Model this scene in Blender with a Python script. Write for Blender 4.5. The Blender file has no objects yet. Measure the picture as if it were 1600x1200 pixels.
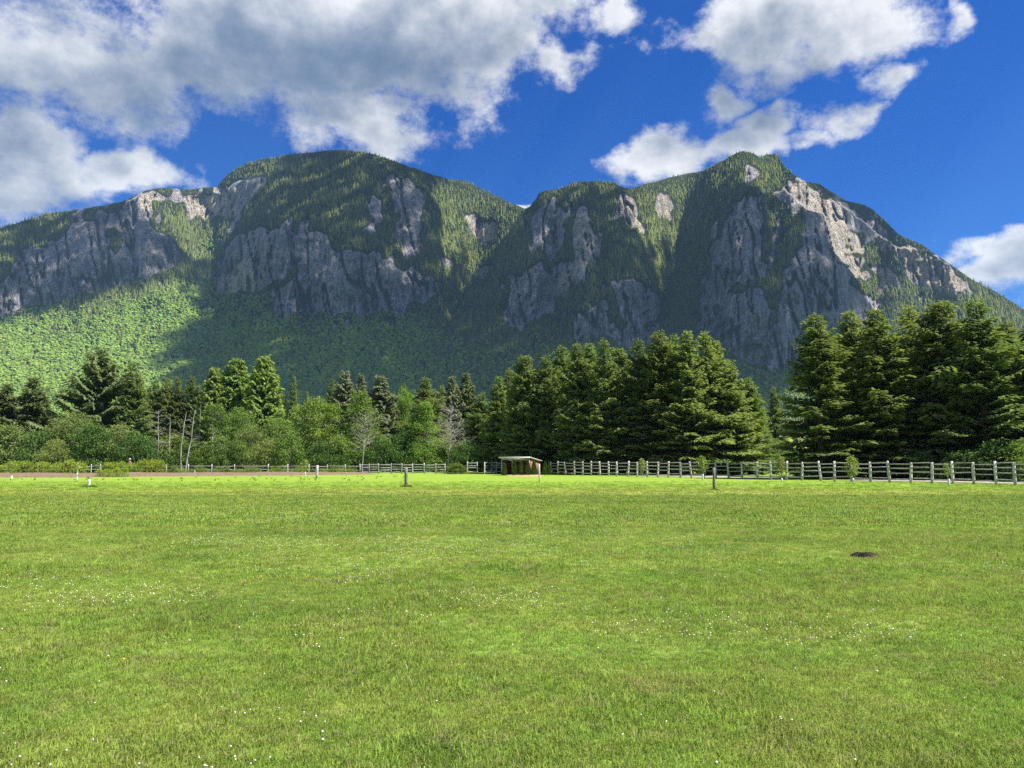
import bpy, bmesh, math, random
import numpy as np
from mathutils import Vector, Matrix

SC = bpy.context.scene
COL = SC.collection
rng = np.random.default_rng(7)
random.seed(7)

# ---------------------------------------------------------------- camera
F_PX = 1209.0                       # focal length in pixels of a 1600 px wide frame
PITCH = math.atan(121.0 / F_PX)
EYE = 1.55
cam_data = bpy.data.cameras.new("camera")
cam_data.sensor_fit = 'HORIZONTAL'
cam_data.sensor_width = 36.0
cam_data.lens = 36.0 * F_PX / 1600.0
cam_data.clip_start = 0.1
cam_data.clip_end = 40000.0
cam = bpy.data.objects.new("camera", cam_data)
COL.objects.link(cam)
cam.location = (0, 0, EYE)
cam.rotation_euler = (math.pi / 2 + PITCH, 0, 0)
SC.camera = cam

# ---------------------------------------------------------------- sun, sky, exposure
SUN_AZ = math.radians(103.0)        # measured from +Y (view direction) towards +X
SUN_EL = math.radians(55.0)
SUN = np.array([math.sin(SUN_AZ) * math.cos(SUN_EL), math.cos(SUN_AZ) * math.cos(SUN_EL), math.sin(SUN_EL)])
sun_data = bpy.data.lights.new("sun", 'SUN')
sun_data.energy = 4.8
sun_data.angle = math.radians(0.5)
sun_data.color = (1.0, 0.95, 0.86)
sun = bpy.data.objects.new("sun", sun_data)
COL.objects.link(sun)
sun.rotation_euler = Vector(tuple(-SUN)).to_track_quat('-Z', 'Y').to_euler()

SC.view_settings.view_transform = 'Standard'
SC.view_settings.look = 'None'
SC.view_settings.gamma = 1.0
SC.view_settings.use_curve_mapping = False
SC.view_settings.exposure = 1.2
cy = SC.cycles
cy.use_denoising = False
try:
    cy.denoiser = 'OPENIMAGEDENOISE'
    cy.denoising_input_passes = 'RGB_ALBEDO_NORMAL'
except Exception:
    pass
cy.max_bounces = 6
cy.diffuse_bounces = 2
cy.glossy_bounces = 1
cy.transmission_bounces = 4
cy.volume_bounces = 0
cy.transparent_max_bounces = 12
cy.use_adaptive_sampling = True
cy.adaptive_threshold = 0.008
cy.sample_clamp_indirect = 6.0


# ---- pixel helpers: a pixel of the 1600 x 1200 photograph to slopes of its ray
def ray(u, v):
    a = (np.asarray(u, float) - 800.0) / F_PX
    b = (600.0 - np.asarray(v, float)) / F_PX
    dy = math.cos(PITCH) - math.sin(PITCH) * b
    dz = math.sin(PITCH) + math.cos(PITCH) * b
    return a / dy, dz / dy           # x/y , z/y


def ground_at(u, D):
    x, _ = ray(u, 721)
    return float(x) * D, float(D)


def height_at(v, D):
    _, t = ray(800, v)
    return EYE + float(t) * D


def az_el(u, v):
    xr, zr = ray(u, v)
    return math.atan(float(xr)), math.atan2(float(zr), math.hypot(1.0, float(xr)))


# ---------------------------------------------------------------- node helper
class NT:
    def __init__(self, tree):
        self.t = tree
        self.n = tree.nodes
        self.l = tree.links

    def new(self, kind, **kw):
        nd = self.n.new(kind)
        for k, v in kw.items():
            setattr(nd, k, v)
        return nd

    def put(self, sock, val):
        if val is None:
            return
        if hasattr(val, 'is_output'):
            self.l.new(val, sock)
        else:
            sock.default_value = val

    def math(self, op, a, b=None, c=None, clamp=False):
        nd = self.new('ShaderNodeMath', operation=op, use_clamp=clamp)
        for s, v in zip(nd.inputs, (a, b, c)):
            self.put(s, v)
        return nd.outputs[0]

    def vmath(self, op, a, b=None, out=0):
        nd = self.new('ShaderNodeVectorMath', operation=op)
        self.put(nd.inputs[0], a)
        if b is not None:
            if op == 'SCALE':
                self.put(nd.inputs['Scale'], b)
            else:
                self.put(nd.inputs[1], b)
        return nd.outputs['Value'] if op in ('LENGTH', 'DOT_PRODUCT', 'DISTANCE') else nd.outputs[0]

    def noise(self, vec, scale, detail=5.0, rough=0.55, dist=0.0, dim='3D', out='Fac', lac=2.0):
        nd = self.new('ShaderNodeTexNoise', noise_dimensions=dim)
        if vec is not None:
            self.put(nd.inputs['Vector'], vec)
        nd.inputs['Scale'].default_value = scale
        nd.inputs['Detail'].default_value = detail
        nd.inputs['Roughness'].default_value = rough
        nd.inputs['Distortion'].default_value = dist
        nd.inputs['Lacunarity'].default_value = lac
        return nd.outputs[out] if out in nd.outputs else nd.outputs[0]

    def ramp(self, val, a, b, lo=0.0, hi=1.0, smooth=True):
        nd = self.new('ShaderNodeMapRange')
        nd.interpolation_type = 'SMOOTHSTEP' if smooth else 'LINEAR'
        nd.clamp = True
        self.put(nd.inputs['Value'], val)
        for nm, x in (('From Min', a), ('From Max', b), ('To Min', lo), ('To Max', hi)):
            self.put(nd.inputs[nm], x)
        return nd.outputs[0]

    def mix(self, fac, a, b, mode='MIX'):
        nd = self.new('ShaderNodeMix', data_type='RGBA', blend_type=mode)
        self.put(nd.inputs[0], fac)
        for s, v in ((nd.inputs[6], a), (nd.inputs[7], b)):
            if not hasattr(v, 'is_output') and len(v) == 3:
                v = (*v, 1.0)
            self.put(s, v)
        return nd.outputs[2]

    def xyz(self, vec):
        nd = self.new('ShaderNodeSeparateXYZ')
        self.put(nd.inputs[0], vec)
        return nd.outputs

    def comb(self, x, y, z=0.0):
        nd = self.new('ShaderNodeCombineXYZ')
        for s, v in zip(nd.inputs, (x, y, z)):
            self.put(s, v)
        return nd.outputs[0]

    def attr(self, name, out='Fac'):
        nd = self.new('ShaderNodeAttribute', attribute_name=name)
        return nd.outputs[out]

    def mapping(self, vec, scale=(1, 1, 1), loc=(0, 0, 0)):
        nd = self.new('ShaderNodeMapping')
        self.put(nd.inputs['Vector'], vec)
        nd.inputs['Scale'].default_value = scale
        nd.inputs['Location'].default_value = loc
        return nd.outputs[0]


# ---------------------------------------------------------------- world: blue sky with cumulus
def build_world():
    w = bpy.data.worlds.new("World")
    SC.world = w
    w.use_nodes = True
    w.cycles.sampling_method = 'NONE'
    g = NT(w.node_tree)
    g.n.clear()
    out = g.new('ShaderNodeOutputWorld')
    bg = g.new('ShaderNodeBackground')
    bg.inputs['Strength'].default_value = SKY_STRENGTH
    g.l.new(bg.outputs[0], out.inputs[0])
    sky = g.new('ShaderNodeTexSky')
    sky.sky_type = 'NISHITA'
    sky.sun_disc = False
    sky.sun_elevation = SUN_EL
    sky.sun_rotation = SUN_AZ
    sky.altitude = 300
    sky.air_density = 1.0
    sky.dust_density = 0.0
    sky.ozone_density = 4.0
    hs = g.new('ShaderNodeHueSaturation')
    hs.inputs['Saturation'].default_value = 1.28
    hs.inputs['Value'].default_value = 1.0
    hs.inputs['Hue'].default_value = 0.497
    g.l.new(sky.outputs[0], hs.inputs['Color'])
    sky_col = g.mix(1.0, hs.outputs[0], (0.055, 0.36, 0.72), 'MULTIPLY')

    tc = g.new('ShaderNodeTexCoord')
    d = g.vmath('NORMALIZE', tc.outputs['Generated'])
    X, Y, Z = g.xyz(d)
    az = g.math('ARCTAN2', X, Y)
    el = g.math('ARCSINE', Z)
    P = g.comb(az, g.math('MULTIPLY', el, 1.35), 0.0)   # flattened: cloud bases are wider than tall

    # warp for ragged outlines, shared by all samples
    wn = g.noise(P, 6.0, 3.0, 0.6, out='Color', dim='2D')
    wv = g.vmath('MULTIPLY', g.vmath('SUBTRACT', wn, (0.5, 0.5, 0.5)), (0.13, 0.13, 0.0))
    Q = g.vmath('ADD', P, wv)
    # cloud bodies: (photo x, photo y, radius x, radius y, weight)
    blobs = [
        (130, 100, 250, 165, 0.72), (10, 250, 215, 125, 0.84), (480, 60, 310, 165, 1.05), (700, 20, 200, 105, 0.95),
        (570, 190, 150, 90, 1.0), (225, 268, 105, 58, 0.95), (40, 320, 120, 50, 0.75), (330, 95, 200, 85, 0.8),
        (870, 98, 72, 48, 0.78), (790, 60, 95, 75, 0.8), 
        (1250, 30, 225, 105, 1.0), (1110, 45, 110, 60, 0.62),
        (1030, 243, 110, 50, 1.0), (1165, 222, 100, 38, 0.9), (1200, 196, 75, 34, 0.8), (1125, 165, 50, 30, 0.62),
        (1345, 185, 55, 40, 0.75), (1305, 212, 55, 28, 0.62), (1400, 130, 55, 30, 0.56),
        (1590, 400, 125, 62, 1.0), (1520, 385, 70, 38, 0.72), (815, 316, 34, 17, 0.85),
        (960, 10, 50, 42, 0.55), (1495, 30, 34, 48, 0.46),
    ]
    def bodies(vec, items):
        tot = None
        for (u, v, ru, rv, wt) in items:
            a, e = az_el(u, v)
            a2, _ = az_el(u + ru, v)
            _, e2 = az_el(u, v - rv)
            sx = 1.0 / max(abs(a2 - a), 1e-3)
            sy = 1.0 / max(abs(e2 - e) * 1.35, 1e-3)
            nd = g.new('ShaderNodeVectorMath', operation='MULTIPLY_ADD')
            g.put(nd.inputs[0], vec)
            nd.inputs[1].default_value = (sx, sy, 0.0)
            nd.inputs[2].default_value = (-a * sx, -e * 1.35 * sy, 0.0)
            b = g.math('MULTIPLY_ADD', g.vmath('LENGTH', nd.outputs[0]), -wt / 1.2, 1.3 * wt / 1.2)
            tot = b if tot is None else g.math('MAXIMUM', tot, b)
        return tot

    # the same kind of cumulus outside the frame, cover raised to add fill light
    far = g.noise(g.vmath('ADD', P, (3.7, 1.2, 0.0)), 1.9, 1.0, 0.5)
    far = g.ramp(far, 0.36, 0.60, 0.0, 0.95)
    vx = g.xyz(P)
    inside_x = g.ramp(g.math('ABSOLUTE', vx[0]), 0.60, 0.78, 0.0, 1.0)
    inside_y = g.ramp(vx[1], 0.74, 0.95, 0.0, 1.0)
    far = g.math('MAXIMUM', g.math('MULTIPLY', far, g.math('MAXIMUM', inside_x, inside_y)), -0.1)

    def dens(body, off, det, amp=1.45):
        n1 = g.noise(g.vmath('ADD', P, off), 7.5, det, 0.66, dim='2D')
        return g.math('ADD', body, g.math('MULTIPLY', g.math('SUBTRACT', n1, 0.5), amp))

    big = [b for b in blobs if b[2] >= 105]
    body0 = g.math('MAXIMUM', bodies(Q, blobs), far)
    body2 = g.math('MAXIMUM', bodies(g.vmath('ADD', Q, (0.075, 0.075, 0.0)), big), far)
    d0 = dens(body0, (0.0, 0.0, 0.0), 8.0)
    d1 = dens(g.math('MULTIPLY_ADD', body0, 0.6, g.math('MULTIPLY', body2, 0.4)), (0.022, 0.024, 0.0), 5.0, 2.3)    # towards the sun
    d2 = dens(g.math('MINIMUM', body2, 0.85), (0.075, 0.075, 0.0), 2.0, 2.1)
    cover = g.ramp(d0, 0.20, 0.60, 0.0, 1.0)
    # light reaching a point falls with the cloud between it and the sun
    opt = g.math('ADD', g.math('MULTIPLY', g.math('MAXIMUM', d1, 0.0), 0.75), g.math('MULTIPLY', g.math('MAXIMUM', d2, 0.0), 0.75))
    opt = g.math('ADD', opt, g.math('MULTIPLY', g.math('MAXIMUM', d0, 0.0), 0.35))
    lit = g.math('EXPONENT', g.math('MULTIPLY', g.math('MULTIPLY', opt, opt), -0.85))
    lit = g.ramp(lit, 0.04, 0.92, 0.0, 1.0, smooth=False)
    shade = g.mix(lit, (0.145, 0.215, 0.345), (0.90, 0.91, 0.94))
    cl = g.vmath('SCALE', shade, 1.0 / SKY_STRENGTH * CLOUD_GAIN)
    col = g.mix(cover, sky_col, cl)
    g.l.new(col, bg.inputs['Color'])


SKY_STRENGTH = 0.08
CLOUD_GAIN = 0.47
build_world()

# ---------------------------------------------------------------- numpy helpers
def _hash(ix, iy, seed):
    h = (ix.astype(np.int64) * 374761393 + iy.astype(np.int64) * 668265263 + seed * 1274126177) & 0xFFFFFFFF
    h = ((h ^ (h >> 13)) * 1274126177) & 0xFFFFFFFF
    h = h ^ (h >> 16)
    return (h & 0xFFFF) / 65535.0


def vnoise(x, y, seed=0):
    x = np.asarray(x, float)
    y = np.asarray(y, float)
    ix, iy = np.floor(x), np.floor(y)
    fx, fy = x - ix, y - iy
    fx = fx * fx * fx * (fx * (fx * 6 - 15) + 10)
    fy = fy * fy * fy * (fy * (fy * 6 - 15) + 10)
    a, b = _hash(ix, iy, seed), _hash(ix + 1, iy, seed)
    c, d = _hash(ix, iy + 1, seed), _hash(ix + 1, iy + 1, seed)
    return (a * (1 - fx) + b * fx) * (1 - fy) + (c * (1 - fx) + d * fx) * fy


def fbm(x, y, octv=4, seed=0, gain=0.5):
    s, a, t = 0.0, 1.0, 0.0
    for o in range(octv):
        s = s + a * (vnoise(x * 2 ** o + 13.7 * o, y * 2 ** o + 7.1 * o, seed + o) - 0.5)
        t += a
        a *= gain
    return s / t * 2.0                 # about -1 .. 1


def box_blur(a, r):
    for ax in (0, 1):
        for _ in range(3):
            p = np.pad(a, [(r, r) if i == ax else (0, 0) for i in (0, 1)], mode='edge')
            c = np.cumsum(p, axis=ax)
            z = np.zeros_like(np.take(c, [0], axis=ax))
            c = np.concatenate([z, c], axis=ax)
            n = a.shape[ax]
            hi = np.take(c, range(2 * r + 1, 2 * r + 1 + n), axis=ax)
            lo = np.take(c, range(0, n), axis=ax)
            a = (hi - lo) / (2 * r + 1)
    return a


def in_poly(px, py, poly):
    inside = np.zeros(px.shape, bool)
    n = len(poly)
    j = n - 1
    for i in range(n):
        xi, yi = poly[i]
        xj, yj = poly[j]
        if yi != yj:
            c = ((yi > py) != (yj > py)) & (px < (xj - xi) * (py - yi) / (yj - yi) + xi)
            inside ^= c
        j = i
    return inside


def mesh_np(name, verts, faces, attrs=None, smooth=False, mat=None, mat_idx=None, edges=None):
    """verts (n,3); faces (m,k) array of equal sized faces or list"""
    me = bpy.data.meshes.new(name)
    verts = np.asarray(verts, np.float32)
    me.vertices.add(len(verts))
    me.vertices.foreach_set('co', verts.ravel())
    if faces is not None and len(faces):
        if isinstance(faces, np.ndarray):
            m, k = faces.shape
            idx = faces.astype(np.int32).ravel()
            starts = np.arange(0, m * k, k, dtype=np.int32)
        else:
            idx = np.array([i for f in faces for i in f], np.int32)
            ln = np.array([len(f) for f in faces], np.int32)
            starts = np.concatenate([[0], np.cumsum(ln)[:-1]]).astype(np.int32)
            m = len(faces)
        me.loops.add(len(idx))
        me.loops.foreach_set('vertex_index', idx)
        me.polygons.add(m)
        me.polygons.foreach_set('loop_start', starts)
        if smooth:
            me.polygons.foreach_set('use_smooth', np.ones(m, bool))
    for nm, arr in (attrs or {}).items():
        arr = np.asarray(arr, np.float32)
        if arr.ndim == 1:
            at = me.attributes.new(nm, 'FLOAT', 'POINT')
            at.data.foreach_set('value', arr)
        else:
            at = me.attributes.new(nm, 'FLOAT_VECTOR', 'POINT')
            at.data.foreach_set('vector', arr.ravel())
    me.update(calc_edges=True)
    me.validate()
    if mat is not None:
        for x in (mat if isinstance(mat, (list, tuple)) else [mat]):
            me.materials.append(x)
    return me


def link(name, mesh, parent=None, loc=None, rot=None, scale=None, **props):
    o = bpy.data.objects.new(name, mesh)
    COL.objects.link(o)
    if parent is not None:
        o.parent = parent
    if loc is not None:
        o.location = loc
    if rot is not None:
        o.rotation_euler = rot
    if scale is not None:
        o.scale = scale if hasattr(scale, '__len__') else (scale,) * 3
    for k, v in props.items():
        if v is not None:
            o[k] = v
    return o


def material(name):
    m = bpy.data.materials.new(name)
    m.use_nodes = True
    g = NT(m.node_tree)
    g.n.clear()
    out = g.new('ShaderNodeOutputMaterial')
    return m, g, out


def principled(g, out, color, rough=0.9, normal=None, spec=0.2):
    p = g.new('ShaderNodeBsdfPrincipled')
    if not hasattr(color, 'is_output') and len(color) == 3:
        color = (*color, 1.0)
    g.put(p.inputs['Base Color'], color)
    g.put(p.inputs['Roughness'], rough)
    p.inputs['Specular IOR Level'].default_value = spec
    if normal is not None:
        g.l.new(normal, p.inputs['Normal'])
    g.l.new(p.outputs[0], out.inputs['Surface'])
    return p


def bump(g, height, strength=0.5, dist=0.1):
    b = g.new('ShaderNodeBump')
    b.inputs['Strength'].default_value = strength
    b.inputs['Distance'].default_value = dist
    g.l.new(height, b.inputs['Height'])
    return b.outputs[0]


def foliage_mat(name, dark, light, tip=(0.0, 0.0, 0.0), tip_amt=0.0, transl=0.3, scale=1.3, rnd=0.35):
    """leaf or needle colour with clump to clump variation, older and newer growth and see-through leaves"""
    m, g, out = material(name)
    oi = g.new('ShaderNodeObjectInfo')
    tc = g.new('ShaderNodeTexCoord')
    n = g.noise(tc.outputs['Object'], scale, 2.0, 0.6)
    f = g.ramp(n, 0.32, 0.68)
    c = g.mix(f, dark, light)
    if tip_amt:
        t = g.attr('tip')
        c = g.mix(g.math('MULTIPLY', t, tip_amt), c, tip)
    hs = g.new('ShaderNodeHueSaturation')
    g.l.new(c, hs.inputs['Color'])
    g.l.new(g.ramp(oi.outputs['Random'], 0, 1, 1 - rnd, 1 + rnd, smooth=False), hs.inputs['Value'])
    g.l.new(g.math('MULTIPLY_ADD', g.math('FRACT', g.math('MULTIPLY', oi.outputs['Random'], 7.31)), 0.028, 0.486), hs.inputs['Hue'])
    col = hs.outputs[0]
    df = g.new('ShaderNodeBsdfDiffuse')
    g.l.new(col, df.inputs['Color'])
    tr = g.new('ShaderNodeBsdfTranslucent')
    g.l.new(g.mix(1.0, col, (1.15, 1.15, 0.55), 'MULTIPLY'), tr.inputs['Color'])
    ms = g.new('ShaderNodeMixShader')
    ms.inputs[0].default_value = transl
    g.l.new(df.outputs[0], ms.inputs[1])
    g.l.new(tr.outputs[0], ms.inputs[2])
    g.l.new(ms.outputs[0], out.inputs['Surface'])
    return m


# ---------------------------------------------------------------- the mountain
# outline and cliffs measured on the photograph, every point gets its own distance by
# climbing from the foot at the local steepness of forest, talus or rock
crest = [(-700, 470), (-300, 410), (-120, 378), (0, 357), (70, 335), (157, 322), (190, 315), (210, 306), (228, 298), (245, 294), (297, 296), (322, 293), (338, 293), (350, 278),
         (366, 265), (385, 255), (410, 249), (437, 244), (470, 240), (507, 236), (533, 234), (567, 237), (590, 243), (617, 252), (667, 270), (707, 282), (717, 281), (735, 286), (753, 295),
         (790, 313), (820, 326), (828, 322), (836, 312), (842, 303), (850, 298), (873, 295), (900, 286), (925, 283), (950, 284), (965, 289), (973, 293), (985, 295), (1040, 279), (1070, 272),
         (1100, 266), (1116, 257), (1132, 250), (1148, 240), (1160, 236), (1172, 238), (1184, 244), (1190, 246), (1196, 241), (1212, 241), (1219, 248), (1224, 258), (1240, 273), (1260, 284), (1280, 287),
         (1300, 300), (1320, 313), (1345, 319), (1360, 325), (1380, 342), (1404, 366), (1440, 382), (1480, 410), (1520, 438), (1560, 458), (1600, 484), (1700, 545), (1850, 610), (2050, 660), (2400, 690)]
cu = np.array([p[0] for p in crest], float)
cv = np.array([p[1] for p in crest], float)

cliffs = [  # (polygon, strength)
    ([(-260, 470), (-100, 440), (0, 445), (35, 397), (70, 385), (105, 370), (135, 345), (150, 333), (182, 339), (205, 315), (225, 304), (262, 300), (292, 302), (250, 322), (228, 345), (240, 362), (268, 372), (276, 395), (262, 416), (235, 432), (210, 444), (175, 447), (140, 452), (105, 461), (52, 477), (0, 494), (-120, 510), (-260, 520)], 0.95),
    ([(290, 305), (336, 305), (372, 284), (390, 278), (420, 276), (406, 292), (395, 307), (382, 325), (371, 342), (340, 340), (318, 336), (297, 339), (285, 325)], 1.0),
    ([(340, 444), (352, 408), (371, 362), (398, 358), (420, 357), (470, 362), (500, 360), (520, 372), (523, 390), (552, 395), (583, 393), (610, 402), (640, 423), (667, 433), (690, 440), (682, 458), (670, 473), (648, 470), (627, 487), (600, 484), (577, 493), (540, 486), (500, 489), (460, 492), (430, 498), (424, 478), (436, 452), (418, 440), (400, 458), (380, 452), (365, 458), (350, 460)], 1.0),
    ([(607, 270), (625, 278), (647, 283), (660, 300), (667, 320), (660, 340), (657, 353), (653, 387), (640, 407), (628, 392), (617, 370), (622, 350), (627, 330), (614, 315), (610, 297)], 0.95),
    ([(580, 300), (592, 318), (603, 353), (588, 350), (578, 330)], 0.8), ([(560, 350), (585, 352), (590, 368), (566, 366)], 0.7),
    ([(729, 345), (745, 338), (765, 345), (783, 352), (775, 372), (755, 388), (740, 375)], 0.75),
    ([(743, 418), (757, 408), (773, 414), (768, 432), (752, 442)], 0.8), ([(680, 400), (705, 404), (712, 418), (690, 420)], 0.6),
    ([(833, 343), (845, 330), (857, 323), (870, 330), (880, 330), (879, 352), (877, 370), (870, 390), (863, 407), (850, 396), (843, 387), (836, 365)], 0.95),
    ([(905, 325), (916, 320), (923, 353), (920, 393), (912, 425), (903, 453), (888, 462), (873, 463), (873, 440), (885, 415), (897, 393), (896, 360)], 1.0),
    ([(925, 360), (938, 356), (943, 380), (936, 408), (924, 412)], 0.75),
    ([(800, 433), (825, 424), (847, 413), (860, 425), (867, 437), (869, 465), (870, 493), (835, 498), (800, 507), (773, 503), (786, 488), (797, 473)], 0.85),
    ([(897, 497), (920, 482), (943, 473), (950, 500), (950, 527), (928, 532), (907, 530), (898, 515)], 0.9),
    ([(960, 445), (968, 434), (1000, 440), (1024, 454), (1030, 470), (1032, 490), (1010, 502), (984, 506), (966, 490)], 0.85),
    ([(955, 518), (990, 508), (1024, 514), (1030, 534), (990, 545), (960, 540)], 0.8),
    ([(964, 318), (972, 306), (984, 302), (994, 322), (1000, 338), (1012, 366), (998, 360), (984, 350), (968, 338)], 0.95),
    ([(1030, 302), (1048, 300), (1054, 320), (1050, 342), (1036, 345), (1026, 325)], 0.7),
    ([(1160, 262), (1180, 258), (1190, 275), (1176, 284), (1162, 278)], 0.6),
    ([(1120, 382), (1130, 358), (1140, 334), (1155, 312), (1172, 298), (1180, 302), (1188, 314), (1190, 350), (1188, 390), (1190, 410), (1192, 434), (1196, 500), (1200, 572), (1184, 572), (1160, 562), (1140, 554), (1132, 530), (1110, 520), (1092, 514), (1093, 490), (1096, 466), (1110, 425)], 1.0),
    ([(1262, 344), (1275, 338), (1288, 338), (1297, 368), (1304, 398), (1318, 418), (1332, 434), (1350, 455), (1368, 486), (1350, 500), (1280, 512), (1258, 540), (1240, 575), (1200, 586), (1198, 555), (1200, 526), (1212, 505), (1220, 490), (1219, 470), (1222, 450), (1230, 430), (1240, 406), (1254, 370)], 1.0),
    ([(1205, 304), (1225, 298), (1240, 312), (1262, 330), (1240, 332), (1215, 322)], 0.8),
    ([(1230, 288), (1238, 280), (1248, 278), (1268, 296), (1288, 312), (1302, 318), (1312, 326), (1326, 345), (1336, 366), (1350, 396), (1362, 428), (1352, 440), (1344, 434), (1330, 425), (1320, 414), (1304, 398), (1297, 368), (1292, 342), (1280, 336), (1264, 330), (1248, 316), (1234, 308)], 1.0),
    ([(1396, 386), (1420, 392), (1452, 398), (1476, 415), (1496, 434), (1512, 448), (1524, 462), (1510, 466), (1496, 466), (1465, 458), (1440, 446), (1425, 436), (1412, 420)], 0.9),
    ([(1360, 412), (1382, 405), (1404, 425), (1412, 452), (1392, 448), (1372, 436)], 0.7),
    ([(1296, 308), (1320, 320), (1352, 335), (1378, 356), (1396, 384), (1372, 388), (1340, 362), (1318, 330)], 0.7),
]
green_gaps = [  # forest inside the cliffs
    [(231, 312), (262, 308), (292, 312), (294, 342), (262, 346), (240, 342)],
    [(402, 452), (428, 432), (452, 415), (472, 402), (478, 412), (462, 430), (440, 448), (420, 462)],
    [(1196, 312), (1225, 322), (1264, 342), (1254, 372), (1240, 404), (1228, 430), (1220, 452), (1214, 500), (1203, 488), (1194, 430), (1190, 380)],
    [(1110, 490), (1130, 470), (1150, 440), (1190, 438), (1192, 452), (1160, 458), (1135, 470), (1118, 500)],
    [(160, 360), (185, 352), (190, 380), (176, 400), (162, 388)],
]
pale = [  # light tan rock
    [(1230, 288), (1248, 278), (1312, 326), (1336, 366), (1362, 428), (1344, 436), (1304, 398), (1292, 342), (1264, 330), (1234, 308)],
    [(964, 318), (984, 302), (1000, 338), (1012, 366), (984, 350)], [(1396, 386), (1452, 398), (1524, 462), (1440, 446)],
    [(290, 305), (336, 305), (371, 300), (371, 342), (297, 339)], [(215, 305), (245, 300), (240, 330), (220, 325)],
    [(729, 345), (765, 345), (783, 352), (755, 388)], [(1030, 302), (1048, 300), (1050, 342), (1036, 345)],
    [(905, 325), (923, 353), (903, 453), (873, 463), (897, 393)], [(340, 444), (371, 400), (395, 420), (400, 458), (365, 458)],
]

STEP = 2
GX0, GX1, GY0, GY1 = -720, 2420, 200, 760
gx = np.arange(GX0, GX1, STEP)
gy = np.arange(GY0, GY1, STEP)
PX, PY = np.meshgrid(gx, gy)
WX = PX + 10 * fbm(PX / 24.0, PY / 24.0, 3, 3) + 7 * fbm(PX / 7.0, PY / 9.0, 2, 5)
WY = PY + 9 * fbm(PX / 26.0, PY / 26.0, 3, 11) + 9 * fbm(PX / 7.0, PY / 9.0, 2, 17)
rock = np.zeros(PX.shape)
for poly, st in cliffs:
    rock = np.maximum(rock, in_poly(WX, WY, poly) * st)
for poly in green_gaps:
    rock = np.where(in_poly(WX, WY, poly), 0.12, rock)
palem = np.zeros(PX.shape)
for poly in pale:
    palem = np.maximum(palem, in_poly(WX, WY, poly) * 1.0)
palem = box_blur(palem, 1)
# ledges of shrub and trees on the walls, bare ribs in the forest between them
ledge = fbm(PX / 34.0 + PY / 120.0, PY / 16.0 - PX / 60.0, 4, 29)
rock = np.where((rock > 0.3) & (ledge > 0.50), rock * 0.25, rock)
rib = fbm(PX / 9.0 + PY / 40.0, PY / 30.0, 3, 41)
near_rock = box_blur(rock, 12)
rock = np.where((rock < 0.3) & (rib > 0.40) & (near_rock > 0.16), 0.7, rock)
rock = box_blur(rock, 1)


def sample(img, u, v):
    x = np.clip((u - GX0) / STEP, 0, img.shape[1] - 1.001)
    y = np.clip((v - GY0) / STEP, 0, img.shape[0] - 1.001)
    ix, iy = x.astype(int), y.astype(int)
    fx, fy = x - ix, y - iy
    return ((img[iy, ix] * (1 - fx) + img[iy, ix + 1] * fx) * (1 - fy) + (img[iy + 1, ix] * (1 - fx) + img[iy + 1, ix + 1] * fx) * fy)


us = np.concatenate([np.arange(-700, -60, 10), np.arange(-60, 1660, 2.2), np.arange(1660, 2400, 10)])
NU = len(us)
NV = 230
vc = np.interp(us, cu, cv) + 1.2 * fbm(us / 9.0, us * 0, 3, 77)
tt = np.linspace(0, 1, NV) ** 0.93
U = np.repeat(us[None, :], NV, 0)
V = 721.0 + (vc[None, :] - 721.0) * tt[:, None]
XR, TR = ray(U, V)

rk = sample(rock, U, V)
rk_s = sample(box_blur(rock, 6), U, V)
apron = 1.0 / (1.0 + np.exp(-(V - 505 - 25 * fbm(U / 160.0, U * 0, 2, 8)) / 16.0))
tanS = 0.98 * (1 - apron) + 0.52 * apron
tanS = tanS * (1 - rk_s) + 2.3 * rk_s
tanS = tanS * (1 + 0.25 * fbm(U / 60.0, V / 40.0, 3, 19))
D0 = 1380 + 60 * fbm(us / 300.0, us * 0, 2, 4)
D = np.zeros_like(U)
D[0] = D0
for i in range(1, NV):
    dD = D[i - 1] * (TR[i] - TR[i - 1]) / np.maximum(tanS[i] - TR[i], 0.12)
    D[i] = D[i - 1] + dD
D = np.stack([np.convolve(np.pad(r, 9, mode='edge'), np.ones(19) / 19.0, 'valid') for r in D])

# ridges that stand in front of what lies above them: (line, distance to what is behind)
steps = [
    ([(688, 560), (700, 520), (715, 488), (740, 432), (765, 400), (790, 370), (812, 343), (830, 318)], [0, 60, 160, 260, 330, 360, 380, 380]),
    ([(1030, 452), (1050, 415), (1090, 362), (1130, 320), (1160, 293), (1180, 294), (1200, 306), (1225, 297), (1262, 328), (1288, 336), (1305, 397), (1335, 430), (1350, 455), (1370, 490), (1400, 545)],
     [0, 40, 90, 130, 150, 150, 150, 150, 170, 180, 190, 180, 160, 110, 0]),
    ([(1242, 273), (1262, 287), (1290, 310), (1315, 322), (1345, 346), (1380, 372), (1400, 386), (1450, 393), (1500, 424), (1530, 455), (1600, 502), (1720, 560), (1800, 600)],
     [0, 60, 150, 190, 190, 190, 190, 200, 200, 200, 200, 150, 0]),
    ([(1184, 245), (1192, 256), (1203, 263), (1216, 264), (1226, 261)], [0, 90, 110, 110, 40]),
    ([(704, 281), (725, 288), (760, 303), (800, 321), (822, 331)], [0, 120, 250, 300, 300]),
    ([(195, 316), (215, 309), (240, 300), (262, 298)], [0, 40, 40, 0]),
    ([(330, 300), (345, 302), (372, 285), (395, 276), (425, 272), (450, 268)], [0, 40, 70, 70, 50, 0]),
]
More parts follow.
